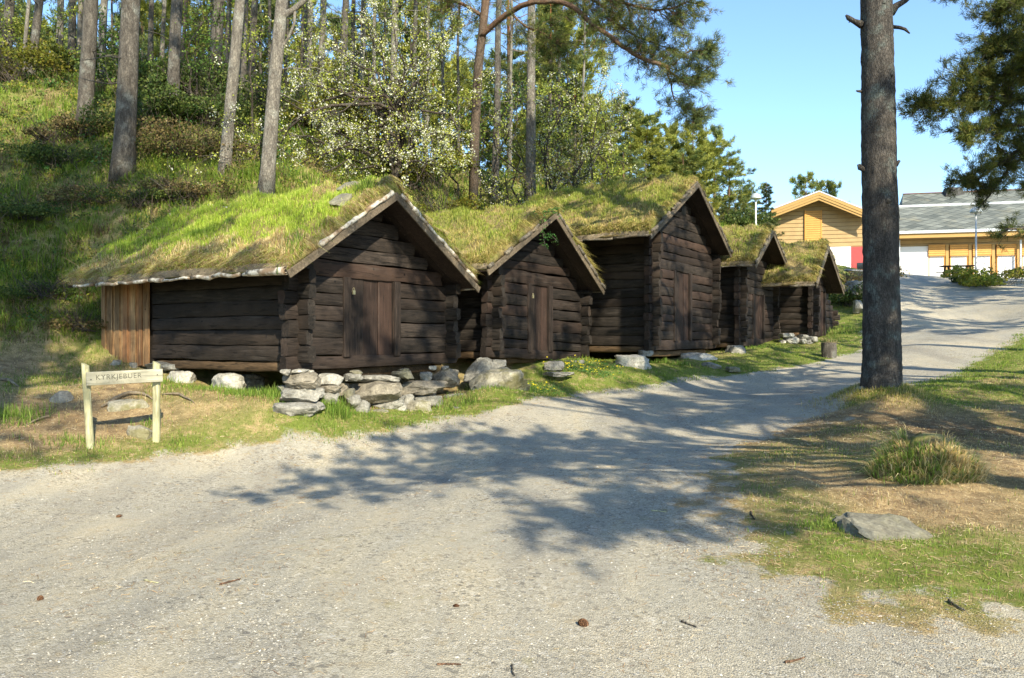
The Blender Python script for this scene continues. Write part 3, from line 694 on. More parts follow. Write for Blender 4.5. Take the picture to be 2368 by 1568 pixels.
H4 = build_house(4, (1712,801), 24.5, 33, 1790, 4.6, (1786,536), (1745,612), (1832,650), .60, (1742,678,1764,789), .235,
    'fourth log storehouse with mossy turf roof, between the tallest and the last in the row', dict(dens=1100, h=.9, w=1.8, green=lambda s,y,x: .55+0*s, edge=1.8), (OLV,STO), 14, jamb=.12, headx=.2, thick=.28)
H5 = build_house(5, (1880,776), 27.9, 33, 1928, 4.2, (1914,572), (1886,659), (1949,676), .55, (1892,668,1906,772), .225,
    'last and smallest looking log storehouse of the row, nearest the yellow building', dict(dens=1000, h=.9, w=2.0, green=lambda s,y,x: .45+0*s, flowers=[(.75,1.8,16,.25),(.5,2.6,6,.2)], edge=1.8), (OLV,STO), 15, jamb=.12, headx=.2, thick=.27)
HOUSES = [H1,H2,H3,H4,H5]
# lower support beams under the sills
for H, lab in ((H1,''),(H2,''),(H3,''),(H4,''),(H5,'')):
    mb = MB(); g = np.random.default_rng(5); y1 = 4.0 if H is H1 else H.L
    log(mb, (.10,.20,.03), (.10,y1,.03), .15,.16,1,g,1); log(mb, (.2,.28,-.10), (H.W-.2,.28,-.10), .16,.16,0,g,2); log(mb, (H.W-.1,.20,.03),(H.W-.1,H.L,.03),.15,.16,1,g,3)
    mb.build('support_beams', M['beam_low'], H.root, smooth=True)
# loose bark scroll at the front left corner of the first roof, and flat stones lying on its turf
mb = MB(); E = H1.Lp; y = np.linspace(-.55,.35,8)
tube(mb, np.stack([np.full(8,E[0]-.01),y,np.full(8,E[2]-.005)],1), np.linspace(.062,.045,8), 14, cap=False)
tube(mb, np.stack([np.full(4,E[0]-.01),np.linspace(-.54,.2,4),np.full(4,E[2]-.005)],1), .030, 12, cap=False)
o = mb.build('bark_scroll', M['birch_bark'], H1.root, smooth=True); sol = o.modifiers.new('t','SOLIDIFY'); sol.thickness = .004
for (px,py,sz,lab,sd_) in ((806,436,(.50,.34,.12),'flat grey stone holding the turf just below the ridge of the nearest roof',3),(786,470,(.45,.30,.11),'second flat grey stone lower on the turf of the nearest roof',4)):
    best = None
    for yy in np.linspace(-.5,2.5,40):
        for xx in np.linspace(H1.Lp[0],H1.A[0],40):
            w = H1.w((xx,yy,float(H1.turfz(np.array([xx]),np.array([yy]))[0]))); q = (CX+w[0]/w[1]*F, CY-(w[2]-EYE)/w[1]*F); e = (q[0]-px)**2+(q[1]-py)**2
            if best is None or e < best[0]: best = (e, w)
    mb = MB(); rock_mesh(mb,(0,0,0),sz,seed=sd_); o = mb.build('roof_stone', M['rock_blue'], smooth=True); sharp(o); o.location = best[1]+np.array([0,0,.03]); o.rotation_euler = (R(8),R(-32),R(60)); tag(o, lab, 'stone', 'flat stones on the nearest turf roof')

# ------------------------------------------------------------------ foundation stones of the first storehouse
def hd(H, px, yl):  # depth where the column px meets the local plane y = yl
    p = H.w(H.hit(px, 800, ylo=yl)); return p[1]
def z6(x0,y0,x1,y1): return (x0*.2197+578, y0*.2197+809, x1*.2197+578, y1*.2197+809)
G1 = 'dry stones under the nearest storehouse'
FS = [((110,560,700,700),'rock_grey',-.15,'broad pale boulder in the grass, lowest under the left corner pillar',.9),
 ((255,405,735,535),'rock_grey',-.10,'long flat slab under the square corner block of the nearest storehouse',.7),
 ((315,240,698,415),'rock_brown',-.05,'square brown grey block on top of the corner pillar under the sill',.55),
 ((310,205,410,275),'rock_grey',.06,'small grey wedge at the left end under the corner log',.3),
 ((430,203,590,243),'rock_white',.0,'thin white shim stone under the corner log',.3),
 ((585,213,665,252),'rock_white',.0,'tiny white chip beside the thin white shim',.15),
 ((698,252,962,388),'rock_white',-.02,'bright white wedge-shaped stone right of the corner pillar',.4),
 ((678,375,945,455),'rock_brown',-.08,'brown slab below the bright white stone',.45),
 ((715,440,915,522),'rock_grey',-.12,'flat grey stone below the brown slab in the grass gap',.35),
 ((968,250,1172,335),'rock_grey',.02,'rounded grey stone left of the long top slab',.35),
 ((1038,213,1175,272),'rock_blue',.04,'small blue grey stone wedged under the sill above the rounded grey one',.25),
 ((1098,268,1575,352),'rock_grey',-.05,'long thin top slab on the left of the low wall',.45),
 ((1008,338,1572,518),'rock_brown',-.14,'huge tapered block in the middle of the low wall, left of its long neighbour',.6),
 ((1560,328,2062,478),'rock_brown',-.10,'long thick block on the right of the low wall',.6),
 ((1778,233,1912,332),'rock_grey',.0,'round grey cobble on the long thick block',.3),
 ((1895,205,2195,405),'rock_brown',.02,'tall brown stone at the right end of the low wall',.5),
 ((2005,170,2090,218),'rock_grey',.05,'small grey stone under the right corner log',.2),
 ((1880,168,1960,218),'rock_white',.05,'small pointed pale stone left of the one under the right corner',.15),
 ((1480,222,1712,310),'rock_blue',.04,'dark grey block in the gap below the door sill',.3),
 ((1552,196,1672,242),'rock_blue',.05,'small dark stone lying on the dark grey block under the door',.2),
 ((1000,478,1160,565),'rock_grey',-.20,'small stone under the left edge of the huge tapered block',.3),
 ((975,410,1085,485),'rock_blue',-.08,'little grey stone beside the grass tuft left of the tapered block',.25),
 ((1078,530,1245,655),'rock_grey',-.28,'rounded stone in the grass under the tapered block',.35),
 ((1270,495,1620,635),'rock_grey',-.22,'angular wedge block below the middle joint of the low wall',.45),
 ((1570,468,1722,548),'rock_grey',-.16,'squat stone under the joint, right of the angular wedge',.3),
 ((1496,583,1645,675),'rock_white',-.36,'small pale diamond-shaped stone at the foot of the low wall',.25),
 ((1600,540,1900,700),'rock_moss',-.40,'mossy topped boulder at the foot of the low wall',.45),
 ((1730,483,2025,560),'rock_grey',-.18,'flat slab under the long thick block, at right',.4),
 ((1235,625,1450,690),'rock_blue',-.36,'low bluish stone half sunk in grass under the angular wedge',.3),
 ((2030,458,2300,500),'rock_grey',-.35,'thin flat slab lying in the grass beyond the right end of the low wall',.4),
 ((2120,600,2250,665),'rock_grey',-.85,'small grey stone at the path edge near the right end of the low wall',.3)]
for i,(bx,m_,yl,lab,t) in enumerate(FS):
    x0,y0,x1,y1 = z6(*bx); rock('foundation_stone', x0,y0,x1,y1, hd(H1,(x0+x1)/2,yl-.15), lab, m_, t, G1, seed=20+i, cuts=15, sink=.10 if bx[3] > 640 else (.08 if bx[3] > 480 else 0))
# fill stones deep in the wall
_g = np.random.default_rng(8)
for i in range(26):
    cx = _g.uniform(330,2100); cy = _g.uniform(380,600); w_ = _g.uniform(110,260); h_ = _g.uniform(70,130)
    x0,y0,x1,y1 = z6(cx-w_/2,cy-h_/2,cx+w_/2,cy+h_/2); rock('foundation_stone', x0,y0,x1,y1, hd(H1,(x0+x1)/2,.14), 'dim grey fill stone wedged deep between the blocks of the low wall', ['rock_grey','rock_brown'][i%2], .3, 'fill stones in the low wall', seed=140+i, cuts=12)
def rk(x0,y0,x1,y1,d,lab,m_='rock_grey',t=None,grp=None,sd=1,name='stone',sink=0): return rock(name,x0,y0,x1,y1,d,lab,m_,t,grp,seed=sd,sink=sink)
G2 = 'pale stones along the left side of the nearest storehouse'
rk(483,864,557,900,13.4,'bright white boulder under the middle of the left log wall','rock_white',.5,G2,60,sink=.1)
rk(379,859,440,892,14.0,'white boulder right behind the right post of the sign','rock_white',.5,G2,61,sink=.1)
rk(329,836,414,858,14.5,'flat grey slab under the join of log wall and upright boards','rock_grey',.5,G2,62)
rk(298,838,318,858,15.0,'narrow grey block under the upright boards','rock_grey',.2,G2,63)
rk(242,832,285,858,15.2,'grey corner stone under the far left end of the boards','rock_grey',.4,G2,64)
rk(520,866,600,900,14.2,'dim boulder in the dark gap under the left log wall','rock_grey',.5,G2,65,sink=.1)
G3 = 'rocks in the sunny bank by the sign'
rk(476,950,560,993,12.0,'mossy grey rock half buried in the sunny bank right of the sign','rock_moss',.5,G3,66,sink=.15)
rk(567,960,608,984,12.0,'small brown rock beside the mossy one on the bank','rock_brown',.3,G3,67,sink=.1)
rk(230,925,345,965,11.9,'low ledge of rock between the two sign posts','rock_moss',.5,G3,68,sink=.2)
rk(290,985,345,1008,11.0,'small mossy stone at the foot of the right sign post','rock_moss',.3,G3,69,sink=.1)
rk(112,998,138,1010,10.9,'little pale stone on the bare soil left of the sign','rock_white',.12,G3,70,sink=.03)
rk(115,905,160,925,12.3,'weathered stone in the bare soil above and left of the sign','rock_grey',.3,G3,71,sink=.1)
G4 = 'stones in front of the second storehouse'
rk(1071,828,1172,876,16.3,'upright pale block under the left corner of the second storehouse','rock_grey',.6,G4,72,sink=.1)
BO = rk(1082,856,1228,914,15.6,'big sloping mossy boulder in the grass before the second storehouse','rock_moss',.8,G4,73,sink=.2); BO.rotation_euler = (R(10),R(-13),0)
rk(1136,832,1170,850,16.5,'thin grey stone beneath the left sill of the second storehouse','rock_grey',.3,G4,74)
rk(1258,835,1305,852,18.4,'grey stone under the middle sill of the second storehouse','rock_grey',.3,G4,75,sink=.05)
rk(1305,833,1352,852,19.4,'grey stone under the right end of the second storehouse','rock_grey',.3,G4,76,sink=.05)
rk(1255,860,1330,872,17.8,'thin flat slab in grass beside the yellow flowers','rock_grey',.4,G4,77)
G5 = 'stones along the third and fourth storehouses'
rk(1425,821,1509,851,19.7,'large white and brown rock under the left corner of the tallest storehouse','rock_white',.6,G5,78,sink=.1)
rk(1578,816,1662,838,22.0,'broad white rock under the right half of the tallest storehouse','rock_white',.6,G5,79,sink=.1)
rk(1681,799,1727,829,24.2,'grey white rock between the tallest and the fourth storehouse','rock_grey',.6,G5,80,sink=.1)
rk(1624,838,1668,852,21.2,'flat grey stone in the lawn before the tallest storehouse','rock_grey',.4,G5,81,sink=.05)
rk(1478,810,1512,826,20.1,'grey stone wedged under the corner sill of the tallest storehouse','rock_grey',.3,G5,82)
rk(1680,848,1712,857,20.8,'low stone in the lawn edge near the path','rock_blue',.3,G5,83,sink=.05)
G6 = 'pale stones under the last storehouse'
for i,(bx,lab) in enumerate([((1613,1277,1722,1308),'long flat pale stone on top of the pile under the last storehouse'),((1645,1300,1740,1357),'yellowish round boulder in the pile under the last storehouse'),((1735,1315,1787,1356),'pale stone just right of the yellowish boulder'),((1778,1320,1852,1357),'low wide stone at the right foot of the pile'),((1743,1287,1812,1322),'dark grey stone under the corner of the last storehouse'),((1808,1298,1872,1342),'rounded pale stone at the right end of the pile'),((1608,1322,1645,1357),'small cream stone at the left foot of the pile')]):
    x0,y0,x1,y1 = bx; rk(x0*.3317+1271.6,y0*.3317+346.8,x1*.3317+1271.6,y1*.3317+346.8,27.0,lab,['rock_white','rock_white','rock_white','rock_grey','rock_grey','rock_grey','rock_white'][i],.6,G6,90+i)
# foreground slab
o = rock('flat_rock', 1958,1198,2195,1262, 6.05, 'large flat grey slab with a crack, sunk in the grass at lower right', 'rock_blue', .70, seed=104, sink=.10, cat='rock', cuts=14, rot=.25)
for vv in o.data.vertices:
    q = vv.co.x-.02-.05*math.sin(vv.co.y*14); e = abs(q)
    if e < .012 and vv.co.z > 0: vv.co.z -= .03
    if vv.co.x < -.15: vv.co.z += .02*(-vv.co.x-.15)/.2
    if vv.co.x > .1: vv.co.z -= .10*(vv.co.x-.1)
o.scale = (1,1,.78); o.rotation_euler = (R(12), R(8), 0); o.location.y -= .1; o.location.z -= .02
mb = MB(); g = np.random.default_rng(1)
# rock outcrop on the bank beyond the last house
rk(1955,648,2000,672,33.0,'grey rock half hidden in shrubs beyond the last storehouse','rock_grey',1.0,None,105,sink=.3)
rk(1976,694,1998,708,32.0,'small pale rock low on the bank between the last storehouse and the big pine','rock_grey',.5,None,106,sink=.3)

# ------------------------------------------------------------------ chopping block, sign
b = raycast(1916,826); LS = empty('upright_log', b, 0, 'short upright log seat on the lawn edge by the path', 'log'); lb = MB(); ht = 33/F*b[1]; rr = 16.5/F*b[1]
tube(lb, [(0,0,-.1),(0,0,.02),(0,0,ht*.5),(0,0,ht)], [rr*1.05,rr,rr,rr*.97], 20, wob=.03); o = lb.build('log_body', M['bark'], LS, smooth=False)
cp = MB(); tube(cp, [(0,0,ht+.001),(0,0,ht+.012)], [rr*.95,rr*.93], 20); cp.build('cut_top', M['cut_wood'], LS)

def sign():
    d0 = 10.15; a = raycast(213,1040); b_ = raycast(361,1000)
    pL = P(213,1040,a[1]); dL = a[1]; dR = dL*1.055
    # posts: left leans slightly, right upright
    L0 = P(213,1046,dL); L1 = P(197,843,dL); R0 = P(361,1005,dR); R1 = P(362,839,dR)
    r = empty('sign', (L0[0],L0[1],0), 0, 'weathered wooden name board on two posts, lettered KYRKJEBUER', 'sign')
    O = np.array([L0[0],L0[1],0])
    for p0,p1,d in ((L0,L1,dL),(R0,R1,dR)):
        mb = MB(); w = 15/F*d*.52; q0 = p0-O-np.array([0,0,.3]); q1 = p1-O; n = 8; t = np.linspace(0,1,n)[:,None]
        c = q0+(q1-q0)*t; th = np.linspace(0,2*np.pi,12,endpoint=False)
        ring = np.stack([np.sign(np.cos(th))*np.abs(np.cos(th))**.7*w, np.sign(np.sin(th))*np.abs(np.sin(th))**.7*w*.9, 0*th],1)
        V = c[:,None,:]+ring[None]*(1+.03*np.sin(t*9))[:,:,None]; V[-1,:,2] += -ring[:,0]*.5
        i = np.arange(n-1)[:,None]*12; j = np.arange(12)[None,:]; k = (j+1)%12
        mb.add(V.reshape(-1,3), [np.stack([i+j,i+12+j,i+12+k,i+k],-1).reshape(-1,4), np.arange(12)[None,:], ((n-1)*12+np.arange(12)[::-1])[None,:]])
        mb.build('post', M['post_wood'], r)
    # board, in front of the posts
    bd = lambda px,py,t: P(px,py,(dL-.09)+(dR-dL)*t)-O
    tl, tr, br_, bl = bd(199,860,0), bd(376,853.5,1.08), bd(376,881.5,1.08), bd(200,893,0)
    # keep the board plane vertical
    u = tr-tl; u[2] = 0; wd = np.linalg.norm(u); u /= wd; nrm = np.array([u[1],-u[0],0])
    zt0, zt1, zb0, zb1 = tl[2], tr[2], bl[2], br_[2]
    me = MB(); n = 12
    ang = math.atan2((zt1-zt0+zb1-zb0)/2, wd)
    hgt = ((zt0-zb0)+(zt1-zb1))/2
    box(me, 0, wd, -.017, .017, -hgt/2, hgt/2)
    bo = me.build('name_board', M['sign_wood'], r); bevel(bo, .008)
    bo.location = (tl[0],tl[1],(zt0+zb0)/2); bo.rotation_euler = (0, -ang, math.atan2(u[1],u[0]))
    def text(s, x, z, size, m, wid, name):
        cu = bpy.data.curves.new('t','FONT'); cu.body = s; cu.size = size; cu.extrude = .0015; cu.offset = -.0006; cu.space_character = 1.12
        to = bpy.data.objects.new('t', cu); COL.objects.link(to); bpy.context.view_layer.update()
        dg = bpy.context.evaluated_depsgraph_get(); m2 = bpy.data.meshes.new_from_object(to.evaluated_get(dg)); bpy.data.objects.remove(to)
        w = max(v.co.x for v in m2.vertices)-min(v.co.x for v in m2.vertices); sc = wid/w
        for v in m2.vertices: v.co = (v.co.x*sc+x, -.0175-v.co.z, v.co.y+z)
        m2.materials.clear(); m2.materials.append(M[m]); o = bpy.data.objects.new(name, m2); COL.objects.link(o); o.parent = bo
    sc = wd/177
    text('KYRKJEBUER', 20*sc, -.018, .098, 'lettering', 104*sc, 'lettering')
    text('Ringstad, Stranda 1750-1800', 21*sc, -.072, .05, 'lettering_faint', 103*sc, 'small_lettering')
    for x,z in ((10*sc,-.01),(163*sc,.01)):
        bm_ = MB(); tube(bm_, [(x,-.018,z),(x,-.022,z)], .008, 8); bm_.build('bolt', M['dark_iron'], bo)
sign()
# ------------------------------------------------------------------ yellow building on the rise
plain('rust', (.20,.10,.07), .7)
def yellow_building():
    dG = 57.0
    O = P(1887, 700, dG); O[2] = 5.7
    rt = empty('yellow_building', O, 0, 'long ochre yellow building with slate roof and boarded gable on the rise', 'building')
    def q(px, py, d): return P(px,py,d)-O
    hd_ = np.array([.9755,-.22,0])  # direction of the long front
    # gable block: front face plane through d=57 at px 1887, same heading
    def onplane(px, py, off=0.0):
        n = np.array([-hd_[1],hd_[0],0]); p0 = P(1887,700,dG)+n*off; dr = ray_dir(px,py); o = np.array([0,0,EYE]); t = ((p0-o)@n)/(dr@n); return o+dr*t-O
    n = np.array([-hd_[1],hd_[0],0])
    A = onplane(1887,456); Lf = onplane(1779,497); Rf = onplane(2009,505); g0 = -.3
    wl = onplane(1788,575)[0]; 
    L_ = onplane(1788,575); R_ = onplane(1999,575)
    def wp(p, off): return p+n*off
    # wall pentagon with thickness
    mb = MB()
    def poly(mb, pts, th, c=None):
        pts = np.array(pts); m_ = len(pts); V = np.concatenate([pts, pts+n*th]); i = np.arange(m_); k = (i+1)%m_
        mb.add(V, [i[::-1][None,:]*1, (i+m_)[None,:], np.stack([i,k,k+m_,i+m_],1)], c)
    zt = L_[2]
    la = Lf+(A-Lf)*.06; 
    def rz(p): # roof underside height at horizontal pos
        sx = (p-A)@hd_
        if sx < 0: return A[2]+sx*(A[2]-Lf[2])/abs((Lf-A)@hd_)*1.0
        return A[2]-sx*(A[2]-Rf[2])/abs((Rf-A)@hd_)
    pts = [np.array([L_[0],L_[1],zt]), np.array([R_[0],R_[1],zt]), np.array([R_[0],R_[1],rz(R_)-.2]), A-np.array([0,0,.2]), np.array([L_[0],L_[1],rz(L_)-.2])]
    poly(mb, pts, .2); w = mb.build('gable_siding', M['siding'], rt)
    mb = MB(); poly(mb, [np.array([L_[0],L_[1],g0]),np.array([R_[0],R_[1],g0]),np.array([R_[0],R_[1],zt-.003]),np.array([L_[0],L_[1],zt-.003])], .2); mb.build('lower_wall', M['ochre_trim'], rt)
    def panel(name, px0,py0,px1,py1,off,th,m_,parent=rt,zbot=None):
        a = onplane(px0,py0,off); b = onplane(px1,py1,off); zz = g0 if zbot is None and py1 is None else b[2]
        mb = MB(); poly(mb,[np.array([a[0],a[1],zz]),np.array([b[0],b[1],zz]),np.array([b[0],b[1],a[2]]),a],th); return mb.build(name, M[m_], parent)
    s = panel('gable_louvre',1862,488,1898,561,-.12,.115,'louvre')
    for x0,x1,y0,y1 in ((1860,1862.6,486,563),(1897.5,1900,486,563)): panel('louvre_frame',x0,y0,x1,y1,-.14,.13,'orange_paint',s)
    panel('white_panel',1890,572,1967,640,-.10,.095,'white_panel'); 
    dr_ = panel('red_door_bay',1967.4,571,2012,640,-.10,.095,'red_paint'); panel('door_glass',1981,608,2006,622,-.115,.012,'window_glass',dr_)
    # gable roof: two slabs deep to the back, fascia boards
    dep = 9.0
    for E,nm in ((Lf,'left'),(Rf,'right')):
        E2 = E.copy(); ov = -1.1
        mb = MB(); a0 = A+n*ov+np.array([0,0,.25]); e0 = E2+n*ov+np.array([0,0,.25]); a1 = A+n*dep+np.array([0,0,.25]); e1 = E2+n*dep+np.array([0,0,.25])
        prism(mb, np.array([a0,e0,e1,a1])-[0,0,.12], np.array([a0,e0,e1,a1])); mb.build('gable_roof', M['slate'], rt)
        for k,(dz,hh,of) in enumerate(((.16,.22,-.03),(-.05,.20,.0),(-.24,.18,.05))):
            mb = MB(); f0 = n*(ov-.06+of); t = .05
            a = A+f0+np.array([0,0,dz]); e = E2+f0+np.array([0,0,dz]); e = e+(e-a)*.0
            V = np.array([a,e,e+n*t,a+n*t]); prism(mb, V-[0,0,hh], V-[0,0,.004]); mb.build('fascia', M['ochre_trim'], rt)
        mb = MB(); a = A+n*(ov-.09)+np.array([0,0,.27]); e = E2+n*(ov-.09)+np.array([0,0,.27]); V = np.array([a,e,e+n*.2,a+n*.2]); prism(mb, V-[0,0,.09], V); mb.build('roof_edge', M['gutter_metal'], rt)
    # long wing
    off = 2.2
    e0 = onplane(2000,552,off); e1 = onplane(2520,539,off); zt = e0[2]; zw = e0[2]
    mb = MB(); s0 = onplane(2000,571,off); s1 = onplane(2520,571,off)
    poly(mb,[np.array([s0[0],s0[1],g0]),np.array([s1[0],s1[1],g0]),np.array([s1[0],s1[1],zt+.2]),np.array([s0[0],s0[1],zt+.2])],.2); mb.build('wing_wall', M['siding'], rt)
    panel('white_panel',2081,571,2146,650,off-.10,.095,'white_panel')
    for i,(x0,x1) in enumerate(((2146.6,2185),(2196,2238),(2249,2292),(2304,2350),(2362,2405),(2415,2458))):
        sh = panel('window_shutter',x0,566+(-.4*i),x1,592-.6*i,off-.22,.12,'louvre')
        wn = panel('window',x0+2,592.6-.6*i,x1-3,650,off-.06,.055,'curtain')
        panel('window_frame',x0,592.5-.6*i,x0+2,650,off-.09,.085,'orange_paint',wn); panel('window_frame',x1-3,592.5-.6*i,x1-1,650,off-.09,.085,'orange_paint',wn)
        if i < 5: panel('pillar',x1+1,566-.4*i,x1+8,650,off-.16,.155,'ochre_trim')
    # wing roof, lower and upper slopes
    ez = 9.98+.0; 
    ea = onplane(1985,539.5,off-1.2); eb = onplane(2560,539.5,off-1.2); eb[2] = ea[2]
    rise = onplane(2085,479,off+4.6)[2]
    ta = onplane(1972,500,off+4.6); tb = onplane(2560,500,off+4.6); ta[2] = tb[2] = rise
    mb = MB(); V = np.array([ea,eb,tb,ta])
    # slope mesh in its own axes so that the slates follow it
    def slope(name, a, b, c, d_, th=.12):
        ux = (b-a)/np.linalg.norm(b-a); uy = d_-a; uy = uy-(uy@ux)*ux; ly = np.linalg.norm(uy); uy /= ly; uz = np.cross(ux,uy)
        L = np.linalg.norm(b-a); sh = (d_-a)@ux; sh2 = (c-a)@ux
        m_ = MB(); prism(m_, np.array([[0,0,-th],[L,0,-th],[sh2,ly,-th],[sh,ly,-th]]), np.array([[0,0,0],[L,0,0],[sh2,ly,0],[sh,ly,0]]))
        o = m_.build(name, M['slate'], rt); Mm = Matrix(((ux[0],uy[0],uz[0],a[0]),(ux[1],uy[1],uz[1],a[1]),(ux[2],uy[2],uz[2],a[2]),(0,0,0,1))); o.matrix_local = Mm; return o
    slope('wing_roof', ea, eb, tb, ta)
    def bar(name, a, b, th, hh, m_, dz=0, parent=rt):
        mb = MB(); V = np.array([a,b,b+n*th,a+n*th])+[0,0,dz]; prism(mb, V-[0,0,hh], V); return mb.build(name, M[m_], parent)
    bar('gutter', ea-n*.14, eb-n*.14, .13, .20, 'gutter_metal', .05); bar('wing_fascia', ea-n*.003, eb-n*.003, .08, .34, 'ochre_trim', -.13)
    bar('ridge_flashing', ta-n*.05, tb-n*.05, .25, .16, 'gutter_metal', .14)
    ua = onplane(2085,474,off+5.6); ub = onplane(2560,474,off+5.6); ub[2] = ua[2] = rise+.1; va = onplane(2087,449.5,off+8.2); vb = onplane(2560,449.5,off+8.2); vb[2] = va[2]
    slope('upper_roof', ua, ub, vb, va); 
    # back slopes and end walls close the volume
    for (a,b,zz) in ((va,vb,va[2]),):
        mb = MB(); V = np.array([a,b,b+n*5-[0,0,3.],a+n*5-[0,0,3.]]); prism(mb, V-[0,0,.15], V); mb.build('rear_roof', M['slate'], rt)
    mb = MB(); p_ = [ua+n*.3-[0,0,.14], va-[0,0,.15], va+n*4.8-[0,0,3.1], np.array([*(va+n*4.8)[:2],g0]), np.array([*(ua+n*.3)[:2],g0])]
    p_ = np.array(p_); V = np.concatenate([p_, p_+hd_*.2]); i = np.arange(5); k = (i+1)%5; mb.add(V,[i[::-1][None,:],(i+5)[None,:],np.stack([i,k,k+5,i+5],1)]); mb.build('end_wall', M['dark_iron'], rt)
    bar('ridge_cap', va-n*.1, vb-n*.1, .22, .07, 'rust', .06)
    c = onplane(2203,447,off+7.9); mb = MB(); prism(mb, np.array([c+[-.9,-.4,-.5],c+[.9,-.4,-.5],c+[.9,.5,-.5],c+[-.9,.5,-.5]]), np.array([c+[-.55,-.3,.45],c+[.55,-.3,.45],c+[.55,.4,.45],c+[-.55,.4,.45]])); mb.build('roof_vent', M['dark_iron'], rt)
    for px in (2078.5,2359):
        a = onplane(px,555,off-.5); mb = MB(); tube(mb,[a,(a[0],a[1],g0)],.07,8); mb.build('downpipe', M['gutter_metal'], rt)
yellow_building()
def lamp(px, ytop, d, ybase, dome, label):
    t = P(px,ytop,d); b = P(px,ybase,d); gz = float(Hs([[t[0],t[1]]])[0]); b[2] = gz-.1
    r = empty('street_lamp', (t[0],t[1],gz), 0, label, 'street lamp', 'mushroom shaped park lamps')
    h = t[2]-gz; mb = MB(); tube(mb,[(0,0,-.2),(0,0,h*.3),(0,0,h-.15)],[.055,.05,.042],10); mb.build('pole', M['pole_paint'], r, smooth=True)
    w = dome/F*d/2; mb = MB(); zz = [(-.30,.55),(-.26,.98),(-.22,1.0),(-.10,.93),(.05,.72),(.14,.42),(.18,.12),(.185,.01)]
    tube(mb, [(0,0,h+z_*w*2.4-.0) for z_,_ in zz], [w*r_ for _,r_ in zz], 24); mb.build('lamp_hood', M['lamp_dome'], r, smooth=True)
    mb = MB(); tube(mb,[(0,0,h-.3*w*1.6-.14),(0,0,h-.3*w*1.6-.002)],[.07,w*.4],12); mb.build('lamp_glass', M['gutter_metal'], r, smooth=True)
lamp(1747,452,44,560,26,'mushroom park lamp behind the fourth storehouse, rising among the far pines')
lamp(2256,484,43,640,26,'mushroom park lamp standing in the leafy shrub before the yellow building')
def picnic():
    c = P(2213,632,47); gz = float(Hs([[c[0],c[1]]])[0]); s = 1.0
    r = empty('picnic_table', (c[0],c[1],gz), R(-12), 'brown wooden picnic table before the curtained windows', 'picnic table'); 
    mb = MB(); [box(mb,-.95,.95,-.38+i*.16,-.24+i*.16,.72,.76) for i in range(5)]; mb.build('table_top', M['door_wood'], r)
    for s_ in (-1,1):
        mb = MB(); box(mb,-.95,.95,s_*.72-.13,s_*.72+.13,.42,.46); mb.build('bench', M['door_wood'], r)
        for x in (-.6,.6):
            mb = MB(); prism(mb,np.array([[x-.04,s_*.62-.05,0],[x+.04,s_*.62-.05,0],[x+.04,s_*.62+.05,0],[x-.04,s_*.62+.05,0]]),np.array([[x-.04,s_*.25-.05,.719],[x+.04,s_*.25-.05,.719],[x+.04,s_*.25+.05,.719],[x-.04,s_*.25+.05,.719]])); mb.build('leg', M['door_wood'], r)
    for x in (-.6,.6): mb = MB(); box(mb,x+.041,x+.08,-.82,.82,.34,.419); mb.build('cross_beam', M['door_wood'], r)
picnic()
# low grey retaining wall left of the big pine, before the red door
mb = MB(); a = P(1958,625,44); b = P(2040,632,42); 
V = np.array([a,b,b+[0,.4,0],a+[0,.4,0]]); prism(mb, V-[0,0,1.6], V); prism(mb, V-[.06,.06,-.001]+[0,0,0], V+[.06,.06,.09]); o = mb.build('retaining_wall', M['concrete']); tag(o,'low grey concrete retaining wall below the red door','wall')

# ------------------------------------------------------------------ trees
def wavy(p0, p1, n, amp, g, sag=0.0):
    p0 = np.array(p0,float); p1 = np.array(p1,float); t = np.linspace(0,1,n)[:,None]; L = np.linalg.norm(p1-p0)
    w = np.cumsum(g.normal(0,1,(n,3)),0); w -= w[0]; w = w-t*w[-1]
    w += np.sin(t*np.pi)*g.normal(0,.8,3)
    return p0+(p1-p0)*t+w*amp*L/math.sqrt(n)+np.array([0,0,1.])*(-sag*L*np.sin(t*np.pi))
def needles(mb, c, dirs, n, ln, w, col, g, spread=1.1):
    """needle tufts: at every centre n thin quads fanning about its direction"""
    N = len(c); c = np.repeat(c,n,0); d = np.repeat(dirs,n,0)+g.normal(0,spread*.55,(N*n,3)); d /= np.linalg.norm(d,axis=1)[:,None]+1e-9
    s = np.cross(d, g.normal(size=(N*n,3))); s /= np.linalg.norm(s,axis=1)[:,None]+1e-9
    l = g.uniform(.7,1.2,(N*n,1))*ln; ww = w*g.uniform(.7,1.2,(N*n,1))
    c = c+g.normal(0,ln*.22,c.shape)
    V = np.stack([c-s*ww*.5, c+s*ww*.5, c+d*l*.7+s*ww*.5, c+d*l*.7-s*ww*.5],1); V2 = c+d*l
    V[:,2] = V2+s*ww*.2; V[:,3] = V2-s*ww*.2
    cc = np.repeat(np.repeat(col,n,0),4,0)
    i = np.arange(N*n)[:,None]*4+np.arange(4)[None,:]
    mb.add(V.reshape(-1,3), i, cc)
PN = np.array([[.09,.135,.032],[.15,.18,.04],[.065,.105,.032],[.20,.22,.05],[.27,.27,.065]])
PB = np.array([[.13,.18,.065],[.09,.14,.055],[.19,.23,.075],[.24,.26,.07]])
SP = np.array([[.045,.075,.025],[.07,.10,.03],[.11,.135,.035]])
YP = np.array([[.26,.28,.05],[.34,.34,.07],[.20,.23,.045]])
